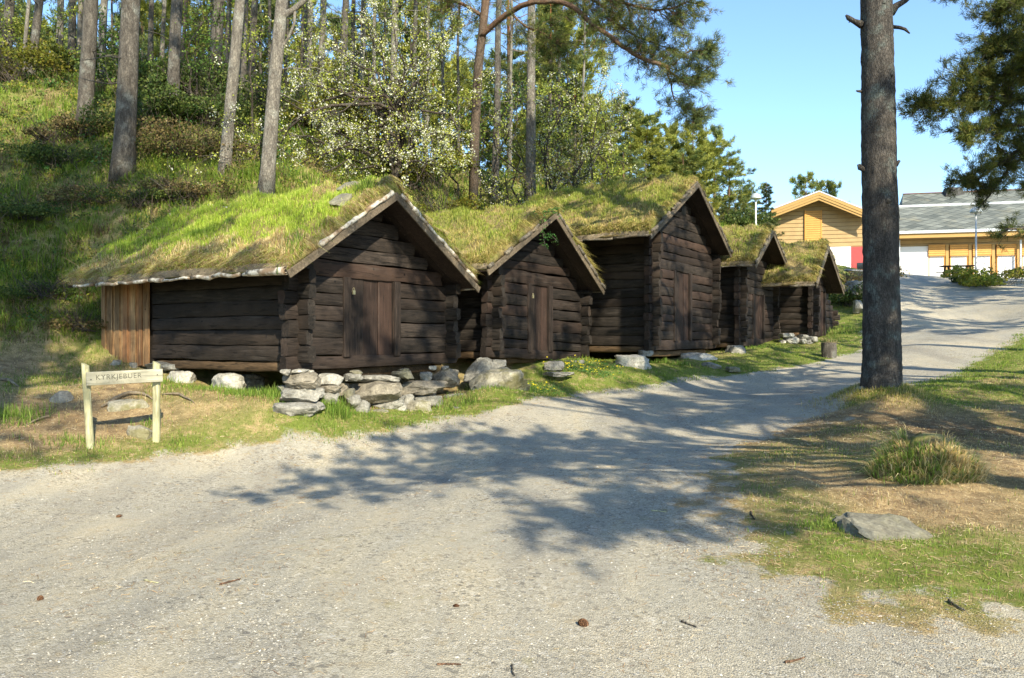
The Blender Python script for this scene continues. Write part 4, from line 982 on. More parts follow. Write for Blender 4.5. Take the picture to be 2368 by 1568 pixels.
def branch_foliage(wood_, fol, p0, p1, r0, g, nt, ln, nw, pal, tufts=3, per=10, sub=.35, sag=.05, hang=0.0, fill=.25):
    pts = wavy(p0,p1,9,.10,g,sag); tube(wood_, pts, np.linspace(r0,r0*.25,9), 5)
    L = np.linalg.norm(np.array(p1)-np.array(p0)); C=[]; D=[]
    for k in range(nt):
        t = fill+(1-fill)*g.uniform()**.8; b = pts[min(8,int(t*8))]+(pts[min(8,int(t*8)+1)]-pts[min(8,int(t*8))])*(t*8%1)
        d = (pts[-1]-pts[0])/L; v = d*g.uniform(.3,1.1)+g.normal(0,.55,3)*np.array([1,1,.45]); v[2] += .12-hang; v /= np.linalg.norm(v)
        l = sub*L*g.uniform(.35,1.0)*(1.15-.5*t); q = wavy(b, b+v*l, 4, .12, g); tube(wood_, q, np.linspace(r0*.28,.005,4), 3, cap=False)
        for j in range(tufts):
            s = g.uniform(.35,1.05); C.append(b+v*l*s+g.normal(0,.05*l+.03,3)); D.append(v+np.array([0,0,.35-hang]))
    C = np.array(C); D = np.array(D); col = pick(pal,len(C),g)*g.uniform(.7,1.25,(len(C),1))
    needles(fol, C, D, per, ln, nw, col, g)
def pine_proto(H, h0, rad, r0, seed, pal, nb=34, nt=9, ln=.22, nw=.022, per=9, shape='pine', tufts=3, lean=.02, mt='bark'):
    g = np.random.default_rng(seed); wd = MB(); fo = MB()
    t = np.linspace(0,1,14); tr = np.stack([lean*H*np.sin(t*3+seed)*.3, lean*H*np.cos(t*2.3+seed)*.3-lean*H*.3*math.cos(seed), t*H],1); tr[:,:2] -= tr[0,:2]
    tube(wd, tr, r0*(1-.85*t**1.2), 10, wob=.03, gen=g)
    for b in range(nb):
        f = (b+g.uniform())/nb; z = h0+(H-h0)*f*.98; a = b*2.4+g.normal(0,.5)
        if shape == 'pine': L = rad*(.45+.75*math.sin(math.pi*min(1,.25+.78*f)))*g.uniform(.55,1.15); up = .18+.5*f
        else: L = rad*(1.05-f)*g.uniform(.75,1.1)+.25; up = -.22+.55*f
        c = np.array([np.interp(z,tr[:,2],tr[:,0]),np.interp(z,tr[:,2],tr[:,1]),z]); e = c+np.array([math.cos(a)*L,math.sin(a)*L,L*up*g.uniform(.5,1.4)])
        branch_foliage(wd, fo, c, e, max(.015,r0*.22*(1-f*.6)), g, nt, ln, nw, pal, tufts=tufts, per=per, hang=0 if shape=='pine' else .35)
    return wd, fo
PROTO = {}
def proto(key, *a, **k):
    m_ = k.pop('mt','bark'); wd, fo = pine_proto(*a, **k); PROTO[key] = (wd.mesh('trunk', M[m_], True), fo.mesh('crown', M['needle']))
proto('pineA', 17, 9.0, 2.9, .24, 101, PN, nb=26, nt=11, per=10)
proto('pineB', 18, 7.0, 2.6, .22, 102, PN, nb=28, nt=10, per=9)
proto('pineC', 13, 3.0, 2.7, .17, 103, PB*1.25, nb=36, nt=13, per=10, ln=.34, nw=.05, mt='bark_orange')
proto('pineD', 11, 2.2, 2.6, .15, 104, PN*1.2, nb=36, nt=13, per=10, ln=.34, nw=.05, mt='bark_orange')
proto('yellowpine', 12, 2.5, 2.7, .15, 105, YP*1.15, nb=40, nt=14, per=10, ln=.34, nw=.055)
proto('spruce', 15, 1.2, 2.6, .18, 106, SP, nb=80, nt=12, per=9, ln=.26, nw=.036, shape='spruce')
proto('far', 14, 4.0, 3.0, .16, 107, PB*1.2, nb=28, nt=11, per=9, ln=.40, nw=.07)
def place_tree(key, px, py, d, sc, rz, label, group, z=None, name='pine_tree', xy=None, rs=1.0):
    if xy is None: p = P(px,py,d); 
    else: p = np.array([xy[0],xy[1],0.]); p[2] = float(Hs([[p[0],p[1]]])[0])
    if z is not None: p[2] = z
    r = empty(name, (p[0],p[1],p[2]-.15), rz, label, 'tree', group); r.scale = (sc*rs,sc*rs,sc)
    for nm, me in zip(('trunk','crown'), PROTO[key]):
        o = bpy.data.objects.new(nm, me); COL.objects.link(o); o.parent = r
    return r
# ---- the stand on the slope: every trunk placed by its foot and its top
def trunk_tree(px, py, pxt, wpx, d, H, mt, crown, crz, label, stubs=6, seed=0, group='tall pines on the wooded slope', extra=None, pyt=0):
    g = np.random.default_rng(500+seed); b = P(px,py,d); zt = EYE+(CY-pyt)/F*d; xt = (pxt-CX)/F*d
    s = (xt-b[0])/(zt-b[2]); root = empty('pine_tree', b, 0, label, 'tree', group)
    r0 = wpx/F*d/2; t = np.linspace(0,1,22); z = -.3+t*(H+.3); bend = .06*noise(np.stack([t*3,t*0,t*0+seed*3.],1),1.,seed%6)*(t*(1-t)*4)
    x = s*z+bend*1.2; y = .5*bend
    r = r0*(1-.72*np.clip(z/H,0,1)**1.1)*(1+.35*np.exp(-np.clip(z+.05,0,9)/.28))
    tm = MB(); tube(tm, np.stack([x,y,z],1), r, 14, wob=.02, gen=g)
    for k in range(stubs):
        zz = g.uniform(2.0,min(9,H*.6)); a = g.uniform(0,6.28); L = g.uniform(.25,1.6); c = np.array([s*zz,0,zz]); e = c+np.array([math.cos(a)*L,math.sin(a)*L,L*g.uniform(-.35,.25)])
        tube(tm, wavy(c,e,5,.12,g,.03), np.linspace(.022,.006,5), 5)
    if extra:
        for pts,rr in extra: pts = np.array(pts,float); tube(tm, pts, rr, 8)
    tm.build('trunk', M[mt], root, smooth=True)
    if crown:
        o = bpy.data.objects.new('crown', PROTO[crown][1]); COL.objects.link(o); o.parent = root; o.location = (s*(H-17)*.9, 0, H-17.2); o.rotation_euler = (0,0,crz)
    return root
TR = [ # foot px, py, x at the top edge, width px, depth, height, bark, crown, label
 (68,192,91,19,29,17,'bark','pineB','dark leaning trunk near the left edge at the top of the slope'),
 (53,184,64,9,30,14,'bark_pale','pineB','very thin pale trunk just left of the dark leaning one'),
 (14,135,22,22,33,17,'bark','pineA','dark thick trunk cut by the left edge of the picture'),
 (137,124,139,15,34,17,'bark_pale','pineA','pale trunk first of the three slim ones on the far crest'),
 (165,134,168,15,33,17,'bark','pineB','grey trunk in the middle of the three slim ones on the far crest'),
 (184,130,189,14,34,17,'bark_pale','pineA','pale brown trunk last of the three slim ones on the far crest'),
 (195,292,216,34,24,18,'bark','pineA','thick lichen grey trunk with brush at its foot, left of the thickest one'),
 (231,208,242,17,28,17,'bark_pale','pineB','slim trunk directly behind the thick lichen grey one'),
 (284,398,300,46,20,19,'bark','pineA','thickest grey trunk on the slope, foot in the open grass'),
 (397,275,410,28,24,18,'bark','pineB','straight grey trunk rising from dense brush, right of the thickest one'),
 (422,170,429,9,34,16,'bark_orange','pineB','slender reddish trunk beyond the straight grey one'),
 (347,150,351,12,35,16,'bark','pineA','dark slim trunk on the crest behind the thickest one'),
 (374,150,380,10,36,16,'bark_pale','pineB','pale slim trunk on the crest left of the straight grey one'),
 (496,228,505,28,28,17,'bark','pineA','broad dark trunk on the upper slope between brush, left of the leaning one'),
 (521,190,529,13,32,16,'bark','pineB','narrow dark trunk touching the broad dark one on its right'),
 (518,414,557,27,20,18,'bark_pale','pineB','pale leaning trunk whose foot stands in low scrub'),
 (559,296,566,17,25,17,'bark','pineA','dark slim trunk in shade close behind the pale leaning one'),
 (581,182,588,17,31,17,'bark','pineB','dark straight trunk on the crest against blue sky, left of the sunlit pine'),
 (615,442,648,33,19,18,'bark_pale','pineA','sunlit pale pine with a crooked side branch, foot behind the nearest roof'),
 (622,240,626,9,31,15,'bark','pineB','very thin dark trunk hidden behind the sunlit pale pine'),
 (700,300,703,19,27,17,'bark','pineA','dark brown trunk with split bark behind white blossom'),
 (711,330,719,14,26,16,'bark_pale','pineB','pale trunk touching the split dark one behind white blossom'),
 (734,300,748,17,28,17,'bark_pale','pineA','pale grey trunk alone in a gap of sky behind blossom'),
 (782,320,799,18,28,17,'bark','pineB','brown trunk of a close pair behind the blossom, thicker one'),
 (808,300,818,12,32,17,'bark','pineA','slimmer dark trunk of the close pair behind the blossom'),
 (826,330,840,12,31,16,'bark_pale','pineB','slim grey trunk right of the close pair behind blossom'),
 (905,380,914,19,26,17,'bark_pale','pineA','grey trunk rising straight above the nearest ridge'),
 (948,380,960,13,29,17,'bark','pineB','thin dark trunk right of the grey one above the nearest ridge'),
 (1143,460,1155,18,28,17,'bark','pineA','dark straight trunk behind the second roof, left of the pale one'),
 (1226,462,1228,24,26,17,'bark_pale','pineB','pale straight trunk behind the second roof, standing alone'),
 (1024,400,1020,9,34,15,'bark','pineB','thin dark trunk in the thicket above the second roof'),
 (655,300,668,9,32,16,'bark','pineB','slim dark trunk just right of the sunlit pine'),
 (862,340,868,10,33,16,'bark_pale','pineA','slim pale trunk left of the blossoming trunk'),
 (885,360,889,8,35,16,'bark','pineB','thread-thin dark trunk beside the blossoming trunk'),
 (985,400,990,10,32,16,'bark_pale','pineA','slim pale trunk above the right slope of the nearest roof'),
 (1060,430,1064,8,36,15,'bark','pineB','faint trunk in the thicket left of the orange barked pine'),
 (1178,440,1183,9,36,16,'bark_pale','pineA','slim trunk between the dark and the pale straight ones'),
 (1290,450,1296,9,38,16,'bark','pineB','slim dark trunk behind the pale straight one, on its right'),
 (1345,450,1350,8,42,15,'bark_pale','pineA','slim trunk behind the sparse blossom'),
]
for i,(px,py,pxt,w,d,H,mt,cr,lab) in enumerate(TR):
    ex = None
    if px == 615:
        k = lambda x,y: P(x,y,19)-P(615,442,19)
        ex = [([k(646,45)+[0,.0,0],k(655,38),k(680,22),k(700,5),k(725,-25)],[.11,.09,.075,.07,.05]),([k(682,23),k(680,55),k(668,85),k(651,112),k(648,128)],[.035,.035,.032,.028,.02])]
    trunk_tree(px,py,pxt,w,d,H,mt,cr,i*1.3,lab,seed=i,stubs=5+i%4,extra=ex)
# ---- the big pine on the right
def big_pine():
    d = 13.5; b = P(2035,925,d); r = empty('pine_tree', b, 0, 'big dark pine trunk with broken stubs standing alone beside the path', 'tree')
    g = np.random.default_rng(77)
    ys = np.array([935,915,890,860,820,760,680,600,500,400,300,200,100,0,-400,-900,-1400]); xl = np.array([1981,1988,1992,1994,1995,1995,1996,1997,1997,1996,1994.5,1993,1991,1990,1990,1995,2010]); xr = np.array([2096,2087,2083,2081,2080,2079,2077,2075,2076,2070,2069,2066,2063,2060,2050,2040,2030])
    c = P(0,0,d); pts = []; rad = []
    for y,a,e in zip(ys,xl,xr): p = P((a+e)/2,y,d)-b; pts.append(p); rad.append((e-a)/2/F*d)
    pts = np.array(pts); rad = np.array(rad); T = np.linspace(0,len(ys)-1,150); i0 = np.floor(T).astype(int).clip(0,len(ys)-2); f = (T-i0)[:,None]
    PP = pts[i0]*(1-f)+pts[i0+1]*f; RR = rad[i0]*(1-f[:,0])+rad[i0+1]*f[:,0]
    PP = np.concatenate([[PP[0]-[0,0,.5]],PP]); RR = np.concatenate([[RR[0]*1.25],RR])
    tm = MB(); n = len(PP); sd_ = 44; th = np.linspace(0,2*np.pi,sd_,endpoint=False)
    root = 1+.16*np.exp(-np.clip(PP[:,2]-PP[1,2],0,9)/.25)[:,None]*np.sin(th*5+1)[None,:]
    V = np.stack([PP[:,0,None]+RR[:,None]*root*np.cos(th), PP[:,1,None]+RR[:,None]*root*np.sin(th), PP[:,2,None]+0*th[None,:]],-1)
    rd = np.stack([np.cos(th),np.sin(th),0*th],-1)[None]
    q = np.stack([V[...,0]*1.0,V[...,1]*1.0,V[...,2]*.35],-1).reshape(-1,3)
    rel = (np.abs(noise(q,.05,1))*-.010+np.abs(noise(q,.10,3))*-.012+noise(q,.35,2)*.012).reshape(n,sd_,1)+g.normal(0,.0025,(n,sd_,1))
    V = V+rd*rel
    i = np.arange(n-1)[:,None]*sd_; j = np.arange(sd_)[None,:]; k = (j+1)%sd_
    tm.add(V.reshape(-1,3), [np.stack([i+j,i+k,i+sd_+k,i+sd_+j],-1).reshape(-1,4)])
    K = lambda x,y,dy=0: P(x,y,d)-b+np.array([0,dy,0])
    for pl,rr in [([K(1992,58),K(1975,50),K(1961,42),K(1955,35)],[.07,.045,.04,.015]),([K(1970,47),K(1962,52)],[.02,.008]),([K(2060,62),K(2080,64),K(2092,68),K(2103,78)],[.035,.03,.026,.012]),([K(2058,28),K(2072,14),K(2092,2),K(2125,-30)],[.09,.06,.045,.04]),
                  ([K(1996,212),K(1983,211),K(1979,210)],[.03,.02,.012]),([K(1998,392),K(1987,388),K(1985,380)],[.05,.045,.03]),([K(2070,382),K(2079,372)],[.04,.025]),([K(2035,470,-.26),K(2036,472,-.31)],[.07,.045]),([K(2027,18,-.22),K(2026,24,-.28)],[.04,.02]),([K(2046,183,-.2),K(2048,186,-.26)],[.03,.015])]:
        tube(tm, np.array(pl), rr, 9, wob=.08, gen=g)
    tm.build('trunk', M['bark_big'], r, smooth=True)
    wd = MB(); fo = MB()
    for b_ in range(30):
        f_ = b_/30; z = 7.8+f_*8; a = b_*2.4; L = 3.3*(.6+.6*math.sin(math.pi*min(1,.3+.7*f_)))*g.uniform(.7,1.1); c_ = np.array([-.05,0,z])
        branch_foliage(wd, fo, c_, c_+np.array([math.cos(a)*L,math.sin(a)*L,L*(.2+.4*f_)]), .06, g, 11, .22, .022, PN, per=9)
    wd.build('limbs', M['limb_orange'], r, smooth=True); fo.build('crown', M['needle'], r)
big_pine()
# ---- the arching orange limb with its pine at top centre
def spray(wd, fo, k, pts_px, r0, r1, g, nt, pal, sub, ln=.13, nw=.010, per=10, tufts=3, hang=.1, seg=6, start=.1):
    pts = np.array([k(*p) for p in pts_px]); T = np.linspace(0,len(pts)-1,4*len(pts)); i0 = np.floor(T).astype(int).clip(0,len(pts)-2); f = (T-i0)[:,None]; PP = pts[i0]*(1-f)+pts[i0+1]*f
    PP[1:-1] += g.normal(0,.02,PP[1:-1].shape); PP[1:-1] = (PP[:-2]+PP[1:-1]*2+PP[2:])/4
    tube(wd, PP, np.linspace(r0,r1,len(PP)), 8)
    C=[];D=[]
    dirv = PP[-1]-PP[0]; dirv /= np.linalg.norm(dirv)
    for _ in range(nt):
        t = start+(1-start)*g.uniform(); b = PP[min(len(PP)-1,int(t*(len(PP)-1)))]
        v = dirv*g.uniform(.1,1.0)+g.normal(0,.6,3); v[2] -= hang*g.uniform(-.5,1.5); v /= np.linalg.norm(v); l = sub*g.uniform(.4,1.1)*(1.2-.6*t)
        q = wavy(b,b+v*l,5,.16,g,.06); tube(wd, q, np.linspace(max(.006,r0*.16),.004,5), 4, cap=False)
        for s_ in range(3):
            bb = q[g.integers(1,5)]; v2 = v+g.normal(0,.6,3); v2 /= np.linalg.norm(v2); l2 = l*.4*g.uniform(.4,1); e = bb+v2*l2; tube(wd, np.array([bb,e]), [.006,.003], 3, cap=False)
            for j in range(tufts): C.append(bb+v2*l2*g.uniform(.4,1.1)+g.normal(0,.03,3)); D.append(v2+[0,0,.3])
    C=np.array(C);D=np.array(D); needles(fo, C, D, per, ln, nw, pick(pal,len(C),g)*g.uniform(.7,1.3,(len(C),1)), g)
def arch_pine():
    g = np.random.default_rng(91); d = 21.0; b = P(1120,520,24.2); b[2] = float(Hs([[b[0],b[1]]])[0])
    r = empty('pine_tree', b, 0, 'pine with a long orange limb arching over the roofs at top centre', 'tree')
    def k(x,y,dd=0): return P(x,y,d+dd)-b
    wd = MB(); fo = MB(); tr = np.array([k(1092,500,2.6)-[0,0,.6],k(1098,300,2.2),k(1106,150,1.8),k(1118,50,1.4),k(1135,-120,1.2),k(1140,-420,1)])
    tube(wd, tr, [.155,.14,.13,.12,.11,.05], 12, wob=.03, gen=g); wd.build('trunk', M['bark_orange'], r, smooth=True); wd = MB()
    spray(wd, fo, k, [(1112,85,1.5),(1150,48,1.2),(1190,22,.8),(1235,3,.4),(1290,4,.1),(1335,22,0),(1375,62,-.2),(1430,100,-.3),(1480,135,-.4),(1532,152,-.5),(1550,158,-.5)], .085,.05, g, 46, PN, 1.0, hang=.5, start=.45)
    spray(wd, fo, k, [(1535,153,-.5),(1565,180,-.6),(1590,183,-.7),(1620,170,-.8),(1650,152,-.9)], .035,.012, g, 60, PB, .75, hang=.05, start=0)
    spray(wd, fo, k, [(1540,154,-.5),(1550,195,-.5),(1560,232,-.5),(1580,250,-.5),(1610,255,-.5),(1635,244,-.6)], .025,.008, g, 52, PB, .7, hang=.15, start=.3)
    spray(wd, fo, k, [(1555,150,-.6),(1590,120,-.8),(1625,115,-1),(1640,118,-1)], .02,.008, g, 44, PB, .65, start=.1)
    spray(wd, fo, k, [(1340,-40,.2),(1400,-15,.1),(1450,10,0),(1510,25,-.2),(1560,20,-.3),(1600,0,-.4)], .06,.015, g, 130, PN, 1.2, hang=.25, start=.1)
    spray(wd, fo, k, [(1400,40,.6),(1450,75,.4),(1500,95,.3),(1535,110,.2)], .03,.01, g, 80, YP*.62, 1.0, hang=.5, start=.1)
    spray(wd, fo, k, [(1300,-60,.9),(1350,-10,1),(1400,20,1.2),(1440,40,1.2)], .05,.02, g, 90, PN, 1.3, hang=.5, start=.1)
    spray(wd, fo, k, [(1118,40,1.5),(1080,15,1.2),(1040,0,1),(1000,-10,1)], .06,.02, g, 60, PN, 1.3, hang=.3, start=.1)
    spray(wd, fo, k, [(1170,20,1.5),(1210,60,1.2),(1260,80,1.0),(1300,110,1.0)], .04,.01, g, 70, PN, 1.2, hang=.5, start=.1)
    wd.build('limbs', M['limb_orange'], r, smooth=True); fo.build('crown', M['needle'], r)
arch_pine()
# ---- pine whose boughs hang in from the right edge
def right_pine():
    g = np.random.default_rng(92); d = 13.5; b = P(2640,900,15.5); b[2] = float(Hs([[b[0],b[1]]])[0])
    r = empty('pine_tree', b, 0, 'dense dark pine whose boughs reach in from the right edge', 'tree')
    def k(x,y,dd=0): return P(x,y,d+dd)-b
    wd = MB(); fo = MB(); tube(wd, [(0,0,-.3),(0,0,3),(.1,0,8),(.1,.1,14)], [.26,.22,.17,.06], 12)
    DK = PN*.75
    S = [([(2640,-40,1.5),(2500,-60,.8),(2400,-30,.4),(2330,10,.2),(2290,50,0)],.07,120,DK,.8),
         ([(2640,60,1.5),(2500,50,.8),(2400,70,.3),(2330,90,.1),(2280,120,0)],.06,130,DK,.8),
         ([(2640,160,1.2),(2480,150,.6),(2380,165,.2),(2290,180,0),(2215,190,-.1)],.06,130,DK,.75),
         ([(2640,250,1.2),(2480,225,.6),(2370,225,.2),(2280,225,0),(2190,240,-.1),(2110,248,-.2)],.06,150,DK,.62),
         ([(2640,300,1.2),(2480,290,.6),(2380,290,.3),(2300,290,.1),(2220,310,0)],.05,110,PN,.6),
         ([(2640,120,.2),(2500,110,0),(2420,120,-.2),(2350,130,-.3)],.05,100,YP*.7,.7),
         ([(2640,330,.9),(2500,335,.6),(2420,345,.4),(2350,350,.3),(2290,395,.2),(2255,420,.1),(2200,415,.1)],.05,110,DK,.5),
         ([(2400,350,.4),(2340,380,.3),(2300,430,.2),(2270,470,.2)],.03,26,DK,.45),
         ([(2640,430,1.0),(2500,480,.8),(2420,510,.6),(2340,530,.5),(2300,540,.4)],.035,30,PN,.5),
         ([(2640,250,1.6),(2480,330,1.2),(2420,400,1.0),(2370,420,.9)],.035,60,PN,.6),
         ([(2640,-140,1.2),(2480,-130,.6),(2350,-100,.3),(2250,-60,0),(2180,-15,-.1)],.06,90,DK,.6)]
    for pl,r0,nt,pal,sub in S: spray(wd, fo, k, pl, r0, .012, g, int(nt*.95), pal, sub, ln=.085, nw=.0075, per=13, hang=.12, start=.25, tufts=4)
    for q in range(14):
        z = 7+q*.4; a = q*2.4; c = np.array([.1,0,z]); branch_foliage(wd, fo, c, c+np.array([abs(math.cos(a))*2.2,math.sin(a)*2.6,.5]), .05, g, 9, .16, .016, PN)
    wd.build('trunk', M['twig_bark'], r, smooth=True); fo.build('crown', M['needle'], r)
right_pine()
# ---- blossoming trees behind the first roofs
def blossom(px, py, d, spans, H, seed, label, white=.55, nbl=900, dens=1.0, size=1.0):
    g = np.random.default_rng(seed); b = P(px,py,d); b[2] = float(Hs([[b[0],b[1]]])[0])
    r = empty('blossoming_tree', b, 0, label, 'tree', 'white blossoming trees')
    wd = MB(); fo = MB(); pe = MB()
    tr = wavy((0,0,-.3),(.05*H,0,H*.55),9,.14,g); tube(wd, tr, np.linspace(.12,.05,9)*size, 9)
    ends = []
    for (ex,ey,dd) in spans:
        e = P(ex,ey,d+dd)-b; s = tr[g.integers(2,9)]; q = wavy(s,e,8,.16,g,-.04); tube(wd, q, np.linspace(.06,.010,8)*size, 5); ends.append(q)
        for _ in range(int(8*dens)):
            i = g.integers(2,8); v = (e-s)/np.linalg.norm(e-s)*.5+g.normal(0,.6,3); l = g.uniform(.4,1.3); q2 = wavy(q[i],q[i]+v*l,6,.15,g); tube(wd,q2,np.linspace(.02,.006,6),3,cap=False); ends.append(q2)
            for __ in range(3): v3 = v*.5+g.normal(0,.6,3); q3 = wavy(q2[g.integers(2,6)],q2[-1]+v3*.4,4,.1,g); tube(wd,q3,[.007,.005,.004,.003],3,cap=False); ends.append(q3)
    C = []
    for q in ends[:]:
        n = max(3,int(np.linalg.norm(q[-1]-q[0])*9)); t = g.uniform(.25,1,n)*(len(q)-1); i = np.floor(t).astype(int).clip(0,len(q)-2); C.append(q[i]+(q[i+1]-q[i])*(t-i)[:,None]+g.normal(0,.08,(n,3)))
    C = np.concatenate(C); C = C[g.uniform(size=len(C)) < .50]
    def quads(mb, c, n, sp, sz, pal):
        c = np.repeat(c,n,0)+g.normal(0,sp,(len(c)*n,3)); m_ = len(c); a = g.normal(size=(m_,3)); a /= np.linalg.norm(a,axis=1)[:,None]; bb = np.cross(a,g.normal(size=(m_,3))); bb /= np.linalg.norm(bb,axis=1)[:,None]
        s = sz*g.uniform(.6,1.2,(m_,1)); V = np.stack([c-a*s,c+bb*s*.6,c+a*s,c-bb*s*.6],1).reshape(-1,3); col = np.repeat(pick(pal,m_,g)*g.uniform(.8,1.15,(m_,1)),4,0); mb.add(V, np.arange(m_*4).reshape(-1,4), col)
    isw = g.uniform(size=len(C)) < white*.9+.35*noise(C,1.0,2)
    quads(pe, C[isw], 7, .05, .031, np.array([[.80,.80,.66],[.82,.82,.74],[.72,.74,.50]])); quads(fo, C, 6, .08, .033, np.array([[.38,.42,.06],[.48,.49,.11],[.28,.34,.05]]))
    wd.build('trunk', M['twig_bark'], r, smooth=True); fo.build('leaves', M['leaf'], r); o = pe.build('blossom', M['petal'], r)
g = np.random.default_rng(4)
sp1 = [(575,190,-1),(590,345,-1.2),(640,385,-1),(560,350,-.8),(700,400,-1),(720,330,-.5),(680,250,0),(740,200,.5),(700,120,.2),(770,90,0),(830,30,0),(900,40,.3),(950,80,0),(1000,150,-.3),(1040,60,.4),(980,10,.5),(1060,250,0),(1040,330,-.5),(960,300,-1),(900,260,-1),(840,300,-1),(800,380,-.8),(760,270,-1.2),(850,180,-.6),(930,190,-.5),(650,300,-.6),(1100,310,-.2),(1010,380,-.5),(880,340,-1.2),(700,180,.8),(800,140,.3),(620,330,0),(780,330,.6),(870,120,.8),(1000,230,.8),(940,350,.4)]
blossom(897,436,21.5, sp1, 4.6, 201, 'large white blossoming tree behind the ridge of the nearest roof', .70, dens=.62)
sp2 = [(1130,260,0),(1180,330,0),(1250,300,-.3),(1320,250,0),(1380,220,.2),(1440,215,.3),(1400,300,0),(1330,340,-.3),(1280,390,-.3),(1200,410,-.2),(1150,390,0),(1350,280,.6),(1240,230,.5),(1420,260,.5),(1460,240,.5),(1300,200,.8),(1180,200,.5),(1100,400,0)]
blossom(1262,470,25.5, sp2, 4.2, 202, 'sparser blossoming tree with fewer flowers behind the second roof', .36, dens=.5)
# ---- young broadleaf trees between the trunks
def sapling(px, py, d, h, w, seed, label, pal):
    g = np.random.default_rng(seed); b = P(px,py,d); b[2] = float(Hs([[b[0],b[1]]])[0]); r = empty('young_tree', b, 0, label, 'tree', 'young leafy trees among the pines')
    wd = MB(); fo = MB()
    for st in range(g.integers(1,4)):
        tr = wavy((g.normal(0,.15),g.normal(0,.15),-.2),(g.normal(0,.25*w),g.normal(0,.25*w),h*g.uniform(.8,1.05)),10,.10,g); tube(wd, tr, np.linspace(.035,.008,10), 5)
        for k in range(22):
            i = g.integers(2,10); a = g.uniform(0,6.28); l = w*.5*g.uniform(.4,1.1)*(1.2-.07*i); e = tr[i]+np.array([math.cos(a)*l,math.sin(a)*l,l*g.uniform(.1,.8)]); q = wavy(tr[i],e,6,.12,g); tube(wd,q,np.linspace(.012,.004,6),3,cap=False)
            n = 20; t = g.uniform(.25,1,n)*5; ii = np.floor(t).astype(int).clip(0,4); c = q[ii]+(q[ii+1]-q[ii])*(t-ii)[:,None]+g.normal(0,.10,(n,3)); a_ = g.normal(size=(n,3)); a_ /= np.linalg.norm(a_,axis=1)[:,None]; b_ = np.cross(a_,g.normal(size=(n,3))); b_ /= np.linalg.norm(b_,axis=1)[:,None]
            s_ = .048*g.uniform(.6,1.25,(n,1))*d/26; V = np.stack([c-a_*s_,c+b_*s_*.55,c+a_*s_,c-b_*s_*.55],1).reshape(-1,3); fo.add(V, np.arange(n*4).reshape(-1,4), np.repeat(pick(pal,n,g)*g.uniform(.75,1.2,(n,1)),4,0))
    wd.build('trunk', M['twig_bark'], r); fo.build('crown', M['leaf'], r)
YG = np.array([[.30,.36,.05],[.40,.42,.08],[.22,.29,.045]]); FGN = np.array([[.12,.22,.035],[.18,.28,.05],[.09,.16,.03]])
for i,(px,py,d,h,w,pal,pos) in enumerate([(120,150,32,3.6,2.6,YG,'at the far left crest between slim trunks'),(255,260,27,3.4,2.2,FGN,'between the lichen grey and the thickest trunk'),(345,300,24.5,3.6,2.4,FGN,'just right of the thickest trunk'),(450,280,25,3.8,2.4,FGN,'right of the straight grey trunk'),
    (470,180,33,4.6,3,YG,'on the crest left of the broad dark trunk'),(600,330,22,3.0,2.2,YG,'between the leaning trunk and the sunlit pine'),(680,320,25,4.4,2.8,YG,'behind the left edge of the white blossom'),(750,330,27,5.0,3,YG,'behind the middle of the white blossom'),(860,360,27,5.0,3,YG,'behind the right part of the white blossom'),
    (960,430,24,3.8,2.6,YG,'right of the blossoming trunk'),(1040,450,24.5,3.8,2.6,YG,'above the dip between the first roofs'),(1130,440,28,4.6,3,FGN,'behind the orange barked pine'),(1190,430,30,5.0,3,YG,'left of the pale straight trunk behind the second roof'),(1290,430,31,4.8,3,YG,'right of the pale straight trunk behind the second roof'),(1380,430,35,5.0,3.4,YG,'above the left slope of the tallest roof'),(30,120,32,3.8,2.8,YG,'at the very left edge of the crest'),(1330,420,30,3.4,2.6,np.array([[.22,.19,.08],[.30,.26,.10],[.17,.17,.06]]),'with brownish new leaves behind the sparse blossom')]):
    sapling(px,py,d,h,w,700+i,'young leafy tree '+pos,pal)
